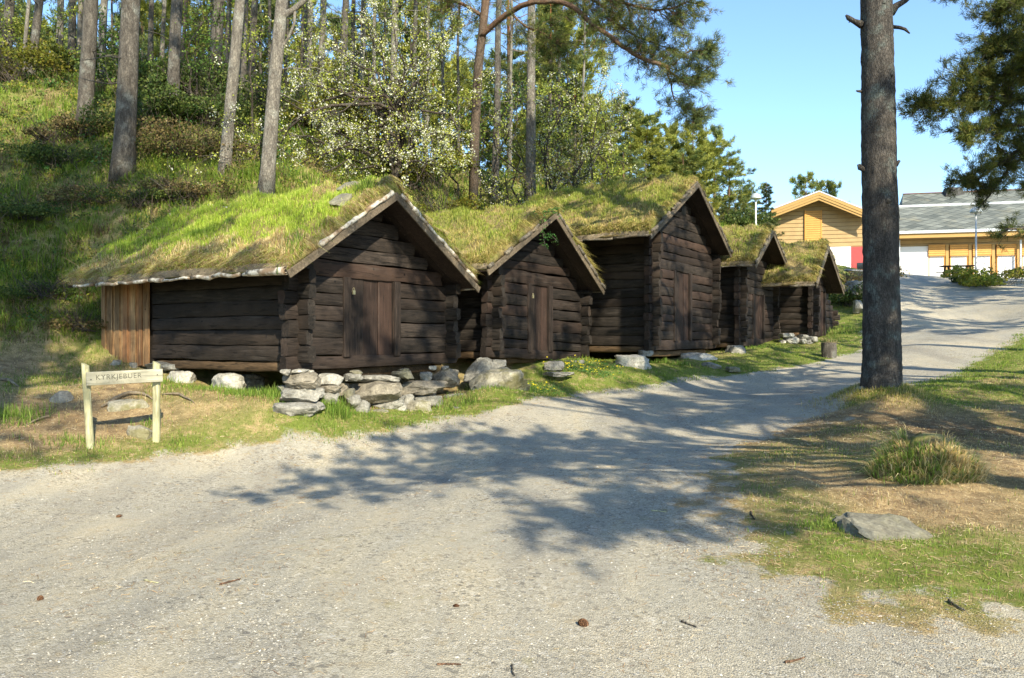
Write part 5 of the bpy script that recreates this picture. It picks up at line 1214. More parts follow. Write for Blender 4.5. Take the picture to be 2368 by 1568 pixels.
# ---- far trees
def T(key,px,py,d,sc,rz,label,group=None,z=None,rs=1.0,name='pine_tree'): return place_tree(key,px,py,d,sc,rz,label,group,z,name,rs=rs)
def top_scale(key, ytop, d, zb): # scale so that the crown top meets the pixel row
    Ht = {'pineA':17,'pineB':18,'pineC':13,'pineD':11,'yellowpine':12,'spruce':15,'far':14}[key]; return (EYE+(CY-ytop)/F*d-zb)/Ht
G7 = 'pines beyond the storehouse roofs'
FT = [('pineC',1688,362,52,'tall open pine with bare orange trunk right of the tallest ridge',1.0),('spruce',1772,415,56,'short pointed tree beside the far park lamp',.9),
 ('pineD',1862,404,72,'dark pine just behind the left slope of the yellow gable',.75),('pineD',1908,420,72,'second, rounder pine behind the right slope of the yellow gable',.9),
 ('yellowpine',1545,288,50,'yellow green leafy pine, left of two above the tallest roof',.85),('yellowpine',1605,285,48,'yellow green leafy pine, right of two above the tallest roof',.8),
 ('pineC',1650,300,55,'dark green pine behind the tallest ridge with pointed tip',.9),('pineC',1500,262,54,'bluish pine left of the yellow green ones',1.0),
 ('pineD',1460,250,46,'bluish pine partly behind the arching limb',1.2),('pineC',1400,235,48,'dim pine behind the sparse blossom, left of the bluish one',1.1),
 ('spruce',1330,170,36,'dark hanging spruce under the arching limb',.85),('spruce',1268,-40,38,'tall dark spruce at the top centre behind the pale trunk',1.0),
 ('pineD',1725,440,58,'low pine leaning into view between the open pine and the lamp',.9),('pineC',1570,330,62,'hazy pine farther back between the yellow green pair',1.0),
 ('far',1180,120,50,'distant pine seen between the dark and the pale trunk',1.1),('far',1350,220,60,'distant pine low above the second roof',1.0),('pineC',1440,330,40,'bushy low pine directly above the tallest roof slope',1.2),('yellowpine',1365,290,42,'yellow green pine low behind the sparse blossom',1.2),('yellowpine',1490,300,44,'full yellow green pine above the tallest roof slope',1.2),('yellowpine',1635,330,52,'small yellow green pine right of the tallest ridge',1.0),('pineD',1580,350,46,'low green pine close behind the tallest ridge',1.3),('pineD',1520,340,47,'low green pine left of the tallest ridge',1.3),('pineC',1300,300,40,'low dull green pine behind the second roof',1.2),('yellowpine',1230,280,44,'pale green pine behind the pale straight trunk',1.1),('pineD',1700,450,50,'low pine behind the open one, right of the tallest ridge',1.3)]
for i,(k_,px,yt,d,lab,rs) in enumerate(FT):
    x = (px-CX)/F*d; zb = float(Hs([[x,d]])[0]); sc = top_scale(k_,yt,d,zb); place_tree(k_,0,0,0,sc,i*1.7,lab,G7,None,'pine_tree',(x,d),rs*min(1.3,max(.6,.75/sc if sc<.6 else 1)))
# the wood behind the crest: trees seen only as slivers between the front trunks
g = np.random.default_rng(9); k_ = 0
for i in range(44):
    px = -80+i*34+g.uniform(-12,12); d = g.uniform(38,62); x = (px-CX)/F*d
    key = ['far','yellowpine','pineB','pineC','yellowpine'][i%5]
    place_tree(key,0,0,0,g.uniform(.75,1.1),g.uniform(0,6),'slim pine deep in the wood, glimpsed between the nearer trunks','far pines behind the crest of the slope',None,'pine_tree',(x,d),.9)
# trees beside and behind the viewer that shade the path, the slope and the gables
for i,(x,y,key,sc,lab) in enumerate([(-8.0,-1.5,'pineA',1.4,'tall pine far behind the viewer on the left'),(-5.2,-2.8,'pineA',1.35,'leafy tall pine behind the viewer on the left'),(-6.9,1.2,'pineA',1.25,'dense tall pine left of the viewer'),(-9.0,3.2,'pineB',1.2,'broad pine left of the viewer'),(-3.6,1.8,'pineB',1.25,'tall pine close to the left of the viewer'),(-4.3,3.6,'pineA',1.15,'tall pine just outside the left edge of the view'),(-2.7,-.6,'pineB',1.3,'tall pine close behind the viewer on the left'),(-1.2,-3.6,'pineA',1.45,'tallest pine behind the viewer'),
    (-6.3,5.4,'pineB',1.05,'pine outside the left edge of the view'),(-10.5,7.0,'pineA',1.0,'pine left of the view near the slope'),(-12.5,10.5,'pineB',1.0,'pine left of the view on the slope'),(10.5,5.0,'pineA',.75,'pine outside the right edge beside the stump'),(9.9,3.4,'pineD',.95,'low pine outside the right edge near the stump'),(12.4,6.2,'pineC',.9,'bushy pine outside the right edge near the stump'),(23,28.5,'pineC',.95,'bushy pine right of the crest of the path'),(26.5,32,'pineC',1.0,'dark bushy pine right of the crest of the path'),(29.5,33.5,'pineA',.9,'tall pine right of the crest of the path'),(28.5,30,'pineC',1.0,'bushy pine well right of the crest of the path'),(31.5,35.5,'pineC',1.1,'bushy pine far right of the crest of the path'),(27.2,36.2,'pineA',.8,'pine right of the lamp and the leafy shrub'),(19.5,21.5,'pineC',.9,'bushy pine right of the upper path'),(13.5,10.5,'pineA',.9,'pine outside the right edge farther along'),
    (15.5,17.5,'pineB',.8,'pine right of the upper path'),(19.5,25,'pineA',.8,'pine right of the path crest'),(-4.6,-5.5,'pineB',1.3,'pine well behind the viewer on the left')]):
    place_tree(key,0,0,0,sc,i*2.1,lab,'pines around the viewer',None,'pine_tree',(x,y))
def shade_pine():
    g = np.random.default_rng(93); x,y = 7.75,2.45; z = float(Hs([[x,y]])[0]); b = np.array([x,y,z]); r = empty('pine_tree', b, 0, 'spreading pine outside the right edge whose low limbs shade the path', 'tree', 'pines around the viewer')
    wd = MB(); fo = MB(); tr = np.array([[0,0,-.3],[0,0,3],[-.1,0,6],[-.1,.1,10],[0,0,15]]); tube(wd, tr, [.23,.2,.18,.13,.04], 12)
    sun = np.array([.407*.829,-.914*.829,.559])
    for i,(px,py,zt) in enumerate([(500,1150,5.6),(640,1110,5.8),(760,1060,6),(860,1010,6.2),(930,1110,5.8),(1010,1000,6.4),(1190,1165,5.6),(1215,1250,5.2),(1330,1240,5.3),(1430,1225,5.3),(1290,1110,6),(1480,1010,6.6),(1590,1090,6),(1670,1140,5.7),(1430,950,7.),(1620,970,6.8),(1730,940,7),(1540,1050,6.3),(1100,1070,6.1),(1240,1010,6.5),(1830,925,7.2),(900,1060,6.0),(1000,1080,6.0),(1160,1030,6.4),(1380,1060,6.3)]):
        p = raycast(px,py); t = (zt-p[2])/.559; e = p+sun*t-b; s0 = np.array([-.1,0,max(3.5,e[2]-g.uniform(.5,1.6))]); m1 = s0+(e-s0)*.5+np.array([0,0,.5])+g.normal(0,.2,3)
        spray(wd, fo, lambda a_,b_,c_: np.array([a_,b_,c_]), [tuple(s0),tuple(m1),tuple(e)], .05,.01, g, 26, PN, .95, ln=.15, nw=.018, per=9, hang=.1, start=.62, tufts=3)
    for i,(px,py,dd) in enumerate([(760,700,13.3),(870,780,14.3),(960,800,15.3),(900,560,14.8),(1010,690,15.8),(800,520,14.6),(1190,620,17.5),(1320,770,20),(940,690,15.2),(1170,760,17.5)]):
        p = P(px,py,dd); t = (9.6+.5*(i%3)-p[2])/.559; e = p+sun*t-b; s0 = np.array([0,.1,e[2]-g.uniform(.5,1.5)]); m1 = s0+(e-s0)*.5+np.array([0,0,.4])+g.normal(0,.2,3)
        spray(wd, fo, lambda a_,b_,c_: np.array([a_,b_,c_]), [tuple(s0),tuple(m1),tuple(e)], .045,.01, g, 16, PN, .9, ln=.15, nw=.018, per=9, hang=.1, start=.7, tufts=3)
    for q in range(16): zz = 8+q*.4; a = q*2.4; c = np.array([0,0,zz]); branch_foliage(wd, fo, c, c+np.array([math.cos(a)*2.2,math.sin(a)*2.2,.5]), .05, g, 9, .16, .02, PN)
    wd.build('trunk', M['limb_orange'], r, smooth=True); fo.build('crown', M['needle'], r)
shade_pine()
# ------------------------------------------------------------------ shrubs
def leaf_mass(mb, c, rad, n, sz, pal, g, shell=.6, stretch=.6):
    v = g.normal(size=(n,3)); v /= np.linalg.norm(v,axis=1)[:,None]; rr = g.uniform(shell**3,1,(n,1))**(1/3); v[:,2] = np.abs(v[:,2])*.9-.05
    p = np.array(c)+v*rr*np.array(rad)*(1+.28*noise(v,.5,int(g.integers(6))))[:,None]
    a = g.normal(size=(n,3))+v*.4; a /= np.linalg.norm(a,axis=1)[:,None]; b = np.cross(a,g.normal(size=(n,3))); b /= np.linalg.norm(b,axis=1)[:,None]
    s = sz*g.uniform(.6,1.3,(n,1)); V = np.stack([p-a*s,p+b*s*stretch,p+a*s,p-b*s*stretch],1).reshape(-1,3)
    mb.add(V, np.arange(n*4).reshape(-1,4), np.repeat(pick(pal,n,g)*g.uniform(.7,1.25,(n,1)),4,0))
def shrub(px, py, d, w, h, n, sz, pal, label, seed, twigs=40, name='shrub', group=None, lumps=5, twc='twig_bark'):
    g = np.random.default_rng(seed); p = P(px,py,d); p[2] = float(Hs([[p[0],p[1]]])[0])
    r = empty(name, p, 0, label, 'shrub', group); lm = MB(); tw = MB()
    for k in range(lumps):
        o = np.array([g.uniform(-.5,.5)*w, g.uniform(-.35,.35)*w, g.uniform(-.05,.45)*h]); f = g.uniform(.45,.7); leaf_mass(lm, o, (w*.5*f,w*.5*f,h*f*.8), n//lumps, sz, pal, g, .35)
    for k in range(twigs):
        a = g.uniform(0,6.28); q = wavy((g.normal(0,.12*w),g.normal(0,.1*w),-.05),(math.cos(a)*w*.5*g.uniform(.3,1),math.sin(a)*w*.5*g.uniform(.3,1),h*g.uniform(.5,1.15)),6,.14,g); tube(tw,q,np.linspace(.012,.003,6),3,cap=False)
    tw.build('stems', M[twc], r); lm.build('leaves', M['leaf'], r); return r
DG = np.array([[.05,.085,.022],[.075,.12,.026],[.10,.14,.034],[.14,.165,.04]])
BG = np.array([[.13,.095,.045],[.18,.14,.055],[.10,.12,.03],[.24,.18,.08]])
LG = np.array([[.05,.13,.03],[.07,.17,.045],[.10,.19,.05]])
YL = np.array([[.34,.37,.04],[.36,.35,.05],[.20,.25,.04],[.42,.36,.06]])
G8 = 'brush on the wooded slope'
for i,a in enumerate([(345,330,22.5,2.8,1.7,5200,.045,DG,'dense dark green brush right of the thickest trunk'),(430,385,21,2.6,1.2,5000,.04,BG,'brown green heathery brush above the nearest roof'),(150,430,20.5,2.0,.7,2600,.035,DG,'low dark green brush in the shade of the left slope'),(230,480,19.2,1.8,.6,2200,.035,BG,'small brown brush on the slope below the thickest trunk'),(60,520,18.4,1.6,.5,2000,.035,DG,'low green brush near the left edge halfway up the slope'),(110,720,16.4,1.5,.5,2200,.03,DG,'leafy green weeds at the foot of the slope left of the boards'),(190,790,15.9,1.1,.4,1500,.03,BG,'dry brown weeds beside the left end of the boards'),(330,470,19.0,1.6,.5,2200,.03,DG,'green scrub directly above the left part of the nearest roof'),(500,330,22.6,2.2,1.1,3600,.04,DG,'dark brush left of the pale leaning trunk'),
 (330,240,26,3.2,1.9,5000,.055,DG,'dark thicket between the thickest and the straight grey trunk'),(450,250,25.5,3.0,1.9,5000,.05,DG,'green thicket right of the straight grey trunk'),
 (195,330,22.5,1.8,.9,2800,.035,BG,'wiry brown brush at the foot of the lichen grey trunk'),(430,450,19.2,2.4,.7,3200,.035,BG,'low brown scrub just above the turf of the nearest roof'),
 (440,320,22.8,1.8,1.0,3000,.045,LG,'fresh green holly-like bush between straight grey and leaning trunks'),(620,300,25,3.2,1.8,5000,.05,DG,'dark green brush behind the sunlit pine'),
 (120,330,22,1.6,.6,1600,.04,BG,'small reddish brown brush on the open left slope'),(700,330,24,3.2,1.7,4800,.05,YL*.55,'olive brush under the blossom'),(830,360,24.5,3.2,1.7,4800,.05,YL*.5,'olive green thicket left of the blossoming trunk'),
 (960,430,22.8,2.6,1.8,5200,.05,YL*.62,'yellow green shrub right of the nearest ridge'),(1010,470,22,1.8,1.4,3600,.045,YL*.5,'yellowish shrub above the dip between the first two roofs'),(1140,470,26,3.0,1.5,4200,.055,DG,'dark brush behind the second roof'),
 (1290,465,28,3.4,1.7,4600,.06,BG,'brownish brush behind the second roof, farther right'),(1400,450,32,3.6,1.8,4200,.07,DG,'dark green brush above the tallest roof slope'),(560,240,28,3.4,1.6,4400,.06,DG,'dark brush on the crest behind the leaning trunk'),(30,250,27,3,1.6,3500,.055,YL*.45,'olive scrub at the far left top of the slope'),(280,170,33,4,1.5,3800,.07,DG,'dark thicket on the crest behind the thickest trunk'),(100,165,33,3,1.1,2600,.07,YL*.5,'sunny scrub on the far left crest')]):
    px,py,d,w,h,n,sz,pal,lab = a; shrub(px,py,d,w,h,n,sz,pal,lab,300+i,group=G8,twigs=60)
shrub(2308,660,41,3.6,1.5,3600,.075,YL,'yellow green leafy shrub at the right edge before the curtained windows',330,twigs=40)
shrub(2222,650,43.5,1.3,.8,900,.06,DG,'small dark shrub between the picnic table and the leafy shrub',331,twigs=20)
shrub(1962,690,33.5,2.6,1.6,3600,.055,DG,'dark shrub on the bank behind the last storehouse',332,twigs=50)
shrub(1985,640,38,2.8,1.2,2600,.06,BG,'brown green scrub below the retaining wall',333,twigs=40)
shrub(1700,560,46,4,1.8,3000,.08,DG,'dark bushes at the foot of the open pine behind the fourth roof',334,twigs=30)
# sapling leaning over the second gable
g = np.random.default_rng(41); b = P(1262,560,17.6); r = empty('climbing_sapling', b, 0, 'bright green leafy twig hanging over the apex of the second gable', 'plant'); tw = MB(); lm = MB()
for q in ([(1262,575),(1255,545),(1252,515),(1262,490)],[(1255,540),(1275,545),(1290,560)],[(1252,515),(1240,505),(1232,498)],[(1262,492),(1280,488),(1290,492)]):
    pts = np.array([P(x,y,17.55)-b for x,y in q]); tube(tw,pts,.008,4)
    for k in range(34): t = g.uniform(0,len(pts)-1.01); i = int(t); c = pts[i]+(pts[i+1]-pts[i])*(t-i)+g.normal(0,.05,3); leaf_mass(lm,c,(.04,.04,.04),4,.022,LG*1.3,g)
tw.build('stems', M['twig_bark'], r); lm.build('leaves', M['leaf'], r)

# ------------------------------------------------------------------ ground cover (uncountable)
def inhouse(xy, m_=.05):
    k = np.zeros(len(xy), bool)
    for H in HOUSES:
        q = xy-H.c0[:2]; a = q@H.u[:2]; b_ = q@H.v[:2]; k |= (a > -m_)&(a < H.W+m_)&(b_ > -m_)&(b_ < H.L+m_)
    return k
def frustum_pts(d0, d1, n, g, ml=1.5, mr=1.5):
    d = np.sqrt(g.uniform(d0**2,d1**2,n)); x = g.uniform(-.69,.69,n)*d+g.uniform(-1,1,n)*.5; return np.stack([x,d],1)
def scatter_grass(name, d0, d1, dens, hfun, g, w, label_kind='grass', hill=False):
    pass
gg = np.random.default_rng(55); near = MB(); slope_ = MB(); dry = MB()
BANDS = [(3.2,6,1700,.0042),(6,9,1500,.0055),(9,12.5,1300,.007),(12.5,17,950,.009),(17,24,480,.013),(24,34,200,.020),(34,50,70,.034)]
for d0,d1,dens,w in BANDS:
    n = int(dens*.69*(d1**2-d0**2)); xy = frustum_pts(d0,d1,n,gg); z = Hs(xy); pa,gr,so,hi,sd = masks(xy,z)
    ea = (xy[:,0] > 1.2)&(xy[:,1] < 12.5); keep = (sd < .12+.25*noise(xy,.35,2)-.25*ea)&(gg.uniform(size=n) < np.where(ea,.62*sstep(.1,-1.2,sd)+.12,1)*(1-.7*so*(1-hi))*np.clip(.35+1.0*gr+hi,0,1))&(~inhouse(xy))
    xy = xy[keep]; z = z[keep]; gr = gr[keep]; hi = hi[keep]; so = so[keep]; sd = sd[keep]; n = len(xy)
    b = np.concatenate([xy,z[:,None]-.01],1)
    shortg = hi < .35
    # lawn and straw
    m_ = shortg; k = m_.sum(); gk = gg.uniform(size=k) < np.clip(gr[m_]*1.15-.10,.03,.97)
    col = np.where(gk[:,None], pick(np.array([[.17,.27,.035],[.24,.33,.05],[.13,.22,.03],[.32,.36,.08]]),k,gg), pick(STW*.95,k,gg))*gg.uniform(.75,1.2,(k,1))
    tall = 1+1.2*np.clip(noise(xy[m_],.45,3)-.2,0,1)+.8*sstep(1.0,2.0,-sd[m_])*(xy[m_][:,0] < 2)*gk
    hh = np.where(gk, gg.uniform(.025,.065,k), gg.uniform(.015,.05,k))*tall
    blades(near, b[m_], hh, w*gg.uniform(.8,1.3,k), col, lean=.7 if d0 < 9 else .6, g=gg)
    # slope
    m_ = ~shortg; k = m_.sum()
    pn = noise(xy[m_],1.1,1)+.5*noise(xy[m_],.4,4); gk = gg.uniform(size=k) < np.clip(.92+.4*pn-.5*so[m_],.12,.97)
    col = np.where(gk[:,None], pick(np.array([[.13,.22,.022],[.19,.28,.03],[.27,.34,.045],[.09,.15,.02]]),k,gg), pick(np.array([[.26,.17,.09],[.18,.12,.065],[.36,.27,.14],[.12,.085,.045]]),k,gg))*gg.uniform(.7,1.2,(k,1))
    hh = gg.uniform(.08,.26,k)*(1+.7*pn.clip(-.6,1))
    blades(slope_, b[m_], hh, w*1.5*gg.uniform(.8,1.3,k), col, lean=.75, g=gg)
# ferny weeds and dead sticks through the slope
for d0,d1,num in [(14,20,520),(20,28,520),(28,36,240)]:
    xy = frustum_pts(d0,d1,num*3,gg); hi = masks(xy,Hs(xy))[3]; xy = xy[(hi > .6)&(~inhouse(xy,.3))][:num]; z = Hs(xy)
    for (x,y),zz in zip(xy,z):
        pal = [DG,LG,YL*.75,BG,DG*1.4][gg.integers(5)]; r_ = gg.uniform(.12,.38)*d0/16; leaf_mass(slope_, (x,y,zz+r_*.25), (r_,r_,r_*.8), int(34), .030*d0/14, pal, gg, .3)
        if gg.uniform() < .5:
            n_ = 5; q = np.array([x,y,zz])+gg.normal(0,.1,(n_,3)); e = q+gg.normal(0,.22,(n_,3))+[0,0,.35]
            for a_,b_ in zip(q,e): tube(slope_, np.array([a_,(a_+b_)/2+gg.normal(0,.04,3),b_]), [.007,.005,.003], 3, (.20,.15,.10), cap=False)
# tussocks all over the slope, greener or drier as the ground goes
for d0,d1,num,bl in [(13.5,20,230,90),(20,28,170,70),(28,36,90,50)]:
    xy = frustum_pts(d0,d1,num*3,gg); hi = masks(xy,Hs(xy))[3]; xy = xy[(hi > .6)&(~inhouse(xy,.3))][:num]; n = len(xy)*bl; rad = np.repeat(gg.uniform(.10,.30,len(xy)),bl)*(d0/15)
    q = np.repeat(xy,bl,0)+gg.normal(0,1,(n,2))*rad[:,None]*.6; kind = np.repeat(gg.uniform(size=len(xy)),bl); z = Hs(q)
    pal = np.where((kind < .55)[:,None], pick(np.array([[.20,.30,.04],[.30,.38,.06],[.13,.21,.03]]),n,gg), np.where((kind < .85)[:,None], pick(np.array([[.40,.30,.15],[.28,.20,.10],[.48,.38,.2]]),n,gg), pick(np.array([[.12,.08,.045],[.18,.12,.06]]),n,gg)))
    blades(slope_, np.concatenate([q,z[:,None]-.02],1), gg.uniform(.15,.42,n)*(.8+.3*(kind<.5)), .011*d0/13.5, pal*gg.uniform(.75,1.2,(n,1)), lean=.85, g=gg, droop=.15)
# tufts around stones and sills: taller fresh grass
def tuft(mb, px, py, d, n, sx, sy, h, w, pal, lean=.45, onground=True):
    c = P(px,py,d) if d else raycast(px,py,None); xy = c[:2]+gg.normal(0,1,(n,2))*[sx,sy]; z = Hs(xy); blades(mb, np.concatenate([xy,z[:,None]-.01],1), h*gg.uniform(.45,1.1,n), w, pick(pal,n,gg)*gg.uniform(.75,1.2,(n,1)), lean=lean, g=gg)
FG = np.array([[.15,.26,.035],[.21,.32,.05],[.11,.20,.03],[.28,.35,.08]])
for a in [(545,912,12.8,400,.35,.12,.16),(600,920,12.5,360,.28,.12,.20),(640,905,12.5,120,.12,.1,.26),(460,900,13.3,200,.35,.12,.10),(770,940,12.7,300,.16,.10,.28),(785,920,12.8,160,.07,.08,.34),(720,968,12.2,300,.4,.12,.13),
          (1060,890,14.9,360,.25,.2,.20),(1030,925,14.6,260,.3,.15,.13),(1190,850,16.3,320,.22,.12,.25),(1215,850,16.8,220,.2,.1,.25),(1150,915,15.3,240,.35,.12,.12),(370,880,13.6,120,.15,.1,.2),(412,1010,11.0,0+60,.1,.1,.12),(870,965,13.0,300,.5,.1,.12),
          (1540,815,21.2,200,.5,.15,.18),(1870,795,27.6,200,.5,.2,.2),(1960,760,30,260,.6,.4,.3),(1750,800,25.2,180,.6,.15,.15)]:
    tuft(near, *a[:7], .010 if a[2] < 18 else .02, FG)
tuft(near, 25,960,11.3,420,.30,.22,.26,.010,FG); tuft(near, 175,1030,0,260,.30,.12,.15,.008,FG); tuft(near,345,985,0,120,.1,.08,.15,.008,FG)
tuft(near, 1925,1235,0,520,.16,.10,.085,.006,GR*1.3,.8); tuft(near,2140,1268,0,160,.10,.05,.06,.005,FG,.7); tuft(near,1870,1290,0,160,.25,.1,.05,.005,FG,.8)
o = near.build('grass', M['blade']); tag(o, kind='stuff')
o = slope_.build('slope_undergrowth', M['blade']); tag(o, kind='stuff')
# yellow flowers by the second storehouse
yf = MB()
for (px,py,d,n,sx,sy) in [(1222,884,16.3,34,.28,.10),(1345,850,18.6,70,.45,.12),(1390,850,19.3,30,.35,.1),(1255,872,17.0,14,.3,.1)]:
    c = P(px,py,d); xy = c[:2]+gg.normal(0,1,(n,2))*[sx,sy]; z = Hs(xy)
    for (x,y),zz in zip(xy,z): flower(yf,(x,y,zz+gg.uniform(.10,.2)),.022,(.75,.62,.03),gg)
    m_ = n*14; xy = c[:2]+gg.normal(0,1,(m_,2))*[sx*1.1,sy*1.1]; z = Hs(xy); p = np.concatenate([xy,z[:,None]+gg.uniform(0,.12,(m_,1))],1)
    for q in p[::3]: leaf_mass(yf,q,(.05,.05,.03),4,.018,LG*1.2,gg)
o = yf.build('yellow_wildflowers', M['petal']); tag(o, kind='stuff')
# ---- gravel chips and litter
def chips(mb, xy, size, cols, g, flat=.4):
    n = len(xy); z = Hs(xy); O = np.array([[1,0,0],[0,1,0],[-1,0,0],[0,-1,0],[0,0,1],[0,0,-1.]]); Fc = np.array([[0,1,4],[1,2,4],[2,3,4],[3,0,4],[1,0,5],[2,1,5],[3,2,5],[0,3,5]])
    V = O[None]*g.uniform(.55,1.2,(n,6,1)); a = g.uniform(0,6.28,n); ca,sa = np.cos(a),np.sin(a)
    V = V*np.stack([size*g.uniform(.8,1.5,n),size,size*flat],1)[:,None,:]; x = V[...,0]*ca[:,None]-V[...,1]*sa[:,None]; y = V[...,0]*sa[:,None]+V[...,1]*ca[:,None]; V = np.stack([x,y,V[...,2]],-1)+g.normal(0,.12,(n,6,3))*size[:,None,None]
    V += np.stack([xy[:,0],xy[:,1],z+size*flat*.35],1)[:,None,:]
    mb.add(V.reshape(-1,3), (np.arange(n)[:,None,None]*6+Fc[None]).reshape(-1,3), np.repeat(cols,6,0))
gc = MB(); PC = np.array([[.34,.33,.30],[.46,.44,.39],[.24,.24,.23],[.42,.39,.33],[.37,.33,.26],[.46,.43,.37],[.28,.28,.27]])
for d0,d1,dens,s0 in [(2.8,4.5,3000,.0046),(4.5,6.5,1500,.0052),(6.5,9,520,.0062),(9,13,180,.008),(13,20,30,.012)]:
    n = int(dens*.69*(d1**2-d0**2)); xy = frustum_pts(d0,d1,n,gg); sd = sdist(xy,PATH); k = (sd > -.25+.4*noise(xy,.6,1))&(gg.uniform(size=n) < np.clip(.40+.6*noise(xy,.7,3)+.45*(xy[:,0]>.5),.06,1)); xy = xy[k]; n = len(xy)
    chips(gc, xy, s0*gg.lognormal(-.15,.42,n).clip(.4,2.6), pick(PC,n,gg)*gg.uniform(.8,1.15,(n,1)), gg)
o = gc.build('gravel', M['pebble']); tag(o, kind='stuff')
lt = MB()
def straws(mb, xy, ln, w, col, g, lift=.006):
    n = len(xy); z = Hs(xy)+lift; a = g.uniform(0,3.14,n); d = np.stack([np.cos(a),np.sin(a),g.normal(0,.12,n)],1); s = np.stack([-np.sin(a),np.cos(a),g.normal(0,.3,n)],1); c = np.concatenate([xy,z[:,None]],1); l = (ln*g.uniform(.4,1.2,n))[:,None]; bow = g.normal(0,.15,(n,1))*l
    V = np.stack([c-d*l*.5-s*w*.5,c-d*l*.5+s*w*.5,c+s*(w*.5+bow),c+s*(bow-w*.5),c+d*l*.5+s*w*.5,c+d*l*.5-s*w*.5],1).reshape(-1,3); i = np.arange(n)[:,None]*6
    mb.add(V,[np.concatenate([i+np.array([[0,1,2,3]]),i+np.array([[3,2,4,5]])])],np.repeat(col,6,0))
NC = np.array([[.50,.34,.17],[.60,.46,.26],[.36,.22,.11],[.68,.56,.36],[.22,.13,.08]])
for d0,d1,dens,w,ln in [(2.8,5,900,.0022,.05),(5,8,900,.0030,.06),(8,13,520,.0045,.08),(13,18,160,.007,.1)]:
    n = int(dens*.69*(d1**2-d0**2)); xy = frustum_pts(d0,d1,n,gg); sd = sdist(xy,PATH); nn = noise(xy,.9,5)
    k = gg.uniform(size=n) < np.where(sd < 0, .85, np.clip(.04+.30*sstep(.3,1.1,nn)+.35*sstep(.8,0,sd),0,1)); xy = xy[k]; n = len(xy); straws(lt, xy, ln, w, pick(NC,n,gg)*gg.uniform(.7,1.1,(n,1)), gg)
o = lt.build('needle_litter', M['litter']); tag(o, kind='stuff')
# ---- cones, twigs, chips one can count
def cone(px, py, sz, label, rot, m_='door_wood'):
    p = raycast(px,py,Hs); mb = MB(); g = np.random.default_rng(int(px))
    for k in range(9):
        t = k/8; r = sz*.5*(.35+.65*math.sin(math.pi*min(1,.18+t*.8))); 
        for j in range(7):
            a = j*.9+k*.45; e = np.array([math.cos(a),math.sin(a),0]); s = np.array([-math.sin(a),math.cos(a),0]); c = np.array([0,0,(t-.5)*sz*1.35])
            mb.add([c+s*r*.25,c-s*r*.25,c+e*r-s*r*.35+[0,0,sz*.10],c+e*r*1.08+[0,0,sz*.15],c+e*r+s*r*.35+[0,0,sz*.10]],[[0,1,2,3,4]],(1,1,1))
    tube(mb,[(0,0,-sz*.6),(0,0,0),(0,0,sz*.6)],[sz*.15,sz*.26,sz*.1],8)
    o = mb.build('pine_cone', M['cone']); o.location = (p[0],p[1],p[2]+sz*.42); o.rotation_euler = (R(80),R(10),rot); tag(o,label,'pine cone','pine cones on the gravel')
wood('cone',(4,4,4),(.06,.03,.018),(.26,.14,.075))
cone(1348,1449,.048,'brown pine cone lying open on the gravel near the bottom centre',.6)
cone(275,1197,.040,'reddish brown pine cone alone on the gravel in front of the sign',1.9)
cone(93,1389,.036,'dark pine cone on the gravel near the left edge',.2)
cone(1054,1405,.026,'tiny flattened cone scrap on the gravel at bottom centre left',1.2)
def twig(px0,py0,px1,py1,r,label,m_='twig_bark',arch=.0,group='twigs lying on the ground'):
    a = raycast(px0,py0,Hs); b = raycast(px1,py1,Hs); g = np.random.default_rng(int(px0)); q = wavy(a,b,8,.06,g); q[:,2] = Hs(q[:,:2])+r*1.1+arch*np.sin(np.linspace(0,3.14,8)); c = q[0].copy(); mb = MB(); tube(mb,q-c,np.linspace(r,r*.6,8),7,wob=.08,gen=g); o = mb.build('twig', M[m_], smooth=True); o.location = c; tag(o,label,'twig',group)
twig(508,1356,556,1341,.007,'reddish twig on the gravel at lower left','limb_orange'); twig(333,1343,366,1352,.006,'short pale twig left of the reddish one','post_wood')
twig(1010,1540,1066,1542,.006,'thin orange twig at the bottom edge','limb_orange'); twig(1183,1545,1190,1566,.006,'small curved twig at the very bottom centre'); twig(1575,1443,1610,1457,.006,'dark twig on gravel right of the pine cone')
twig(2193,1393,2230,1420,.009,'dark crooked stick where grass meets gravel at lower right'); twig(1735,1187,1745,1205,.008,'short dark stick standing in the litter'); twig(1505,1184,1540,1186,.007,'broken stick at the edge of the tree shadow','post_wood')
twig(1815,1535,1860,1528,.007,'pale bark strip near the bottom right','limb_orange'); twig(1800,1015,1850,1016,.006,'long pale straw stick in the shaded grass before the big pine','post_wood'); twig(1020,1003,1128,996,.006,'long thin stick at the path edge below the low wall','post_wood')
# bare roots in the bank by the sign
for (pl,r,lab) in [([(235,945),(262,932),(300,915),(330,915),(352,925)],.035,'silvery bare root arching behind the sign'),([(375,915),(415,918),(450,935)],.022,'thin root running right from the sign post'),([(60,985),(90,975),(118,965)],.018,'dark root on the bare soil left of the sign'),([(0,880),(20,885),(45,897)],.03,'pale root end at the left edge')]:
    q = np.array([raycast(*p,Hs) for p in pl]); T_ = np.linspace(0,len(q)-1,14); i = np.floor(T_).astype(int).clip(0,len(q)-2); q = q[i]+(q[i+1]-q[i])*(T_-i)[:,None]; q[:,2] = Hs(q[:,:2])+r*.5+.03*np.sin(np.linspace(0,3.1,14)); c = q[0].copy(); mb = MB(); tube(mb,q-c,r*np.interp(np.linspace(0,1,14),[0,.5,1],[.5,1,.3]),8,wob=.1,gen=gg); o = mb.build('root', M['pale_board'], smooth=True); o.location = c; tag(o,lab,'root','bare roots in the bank by the sign')

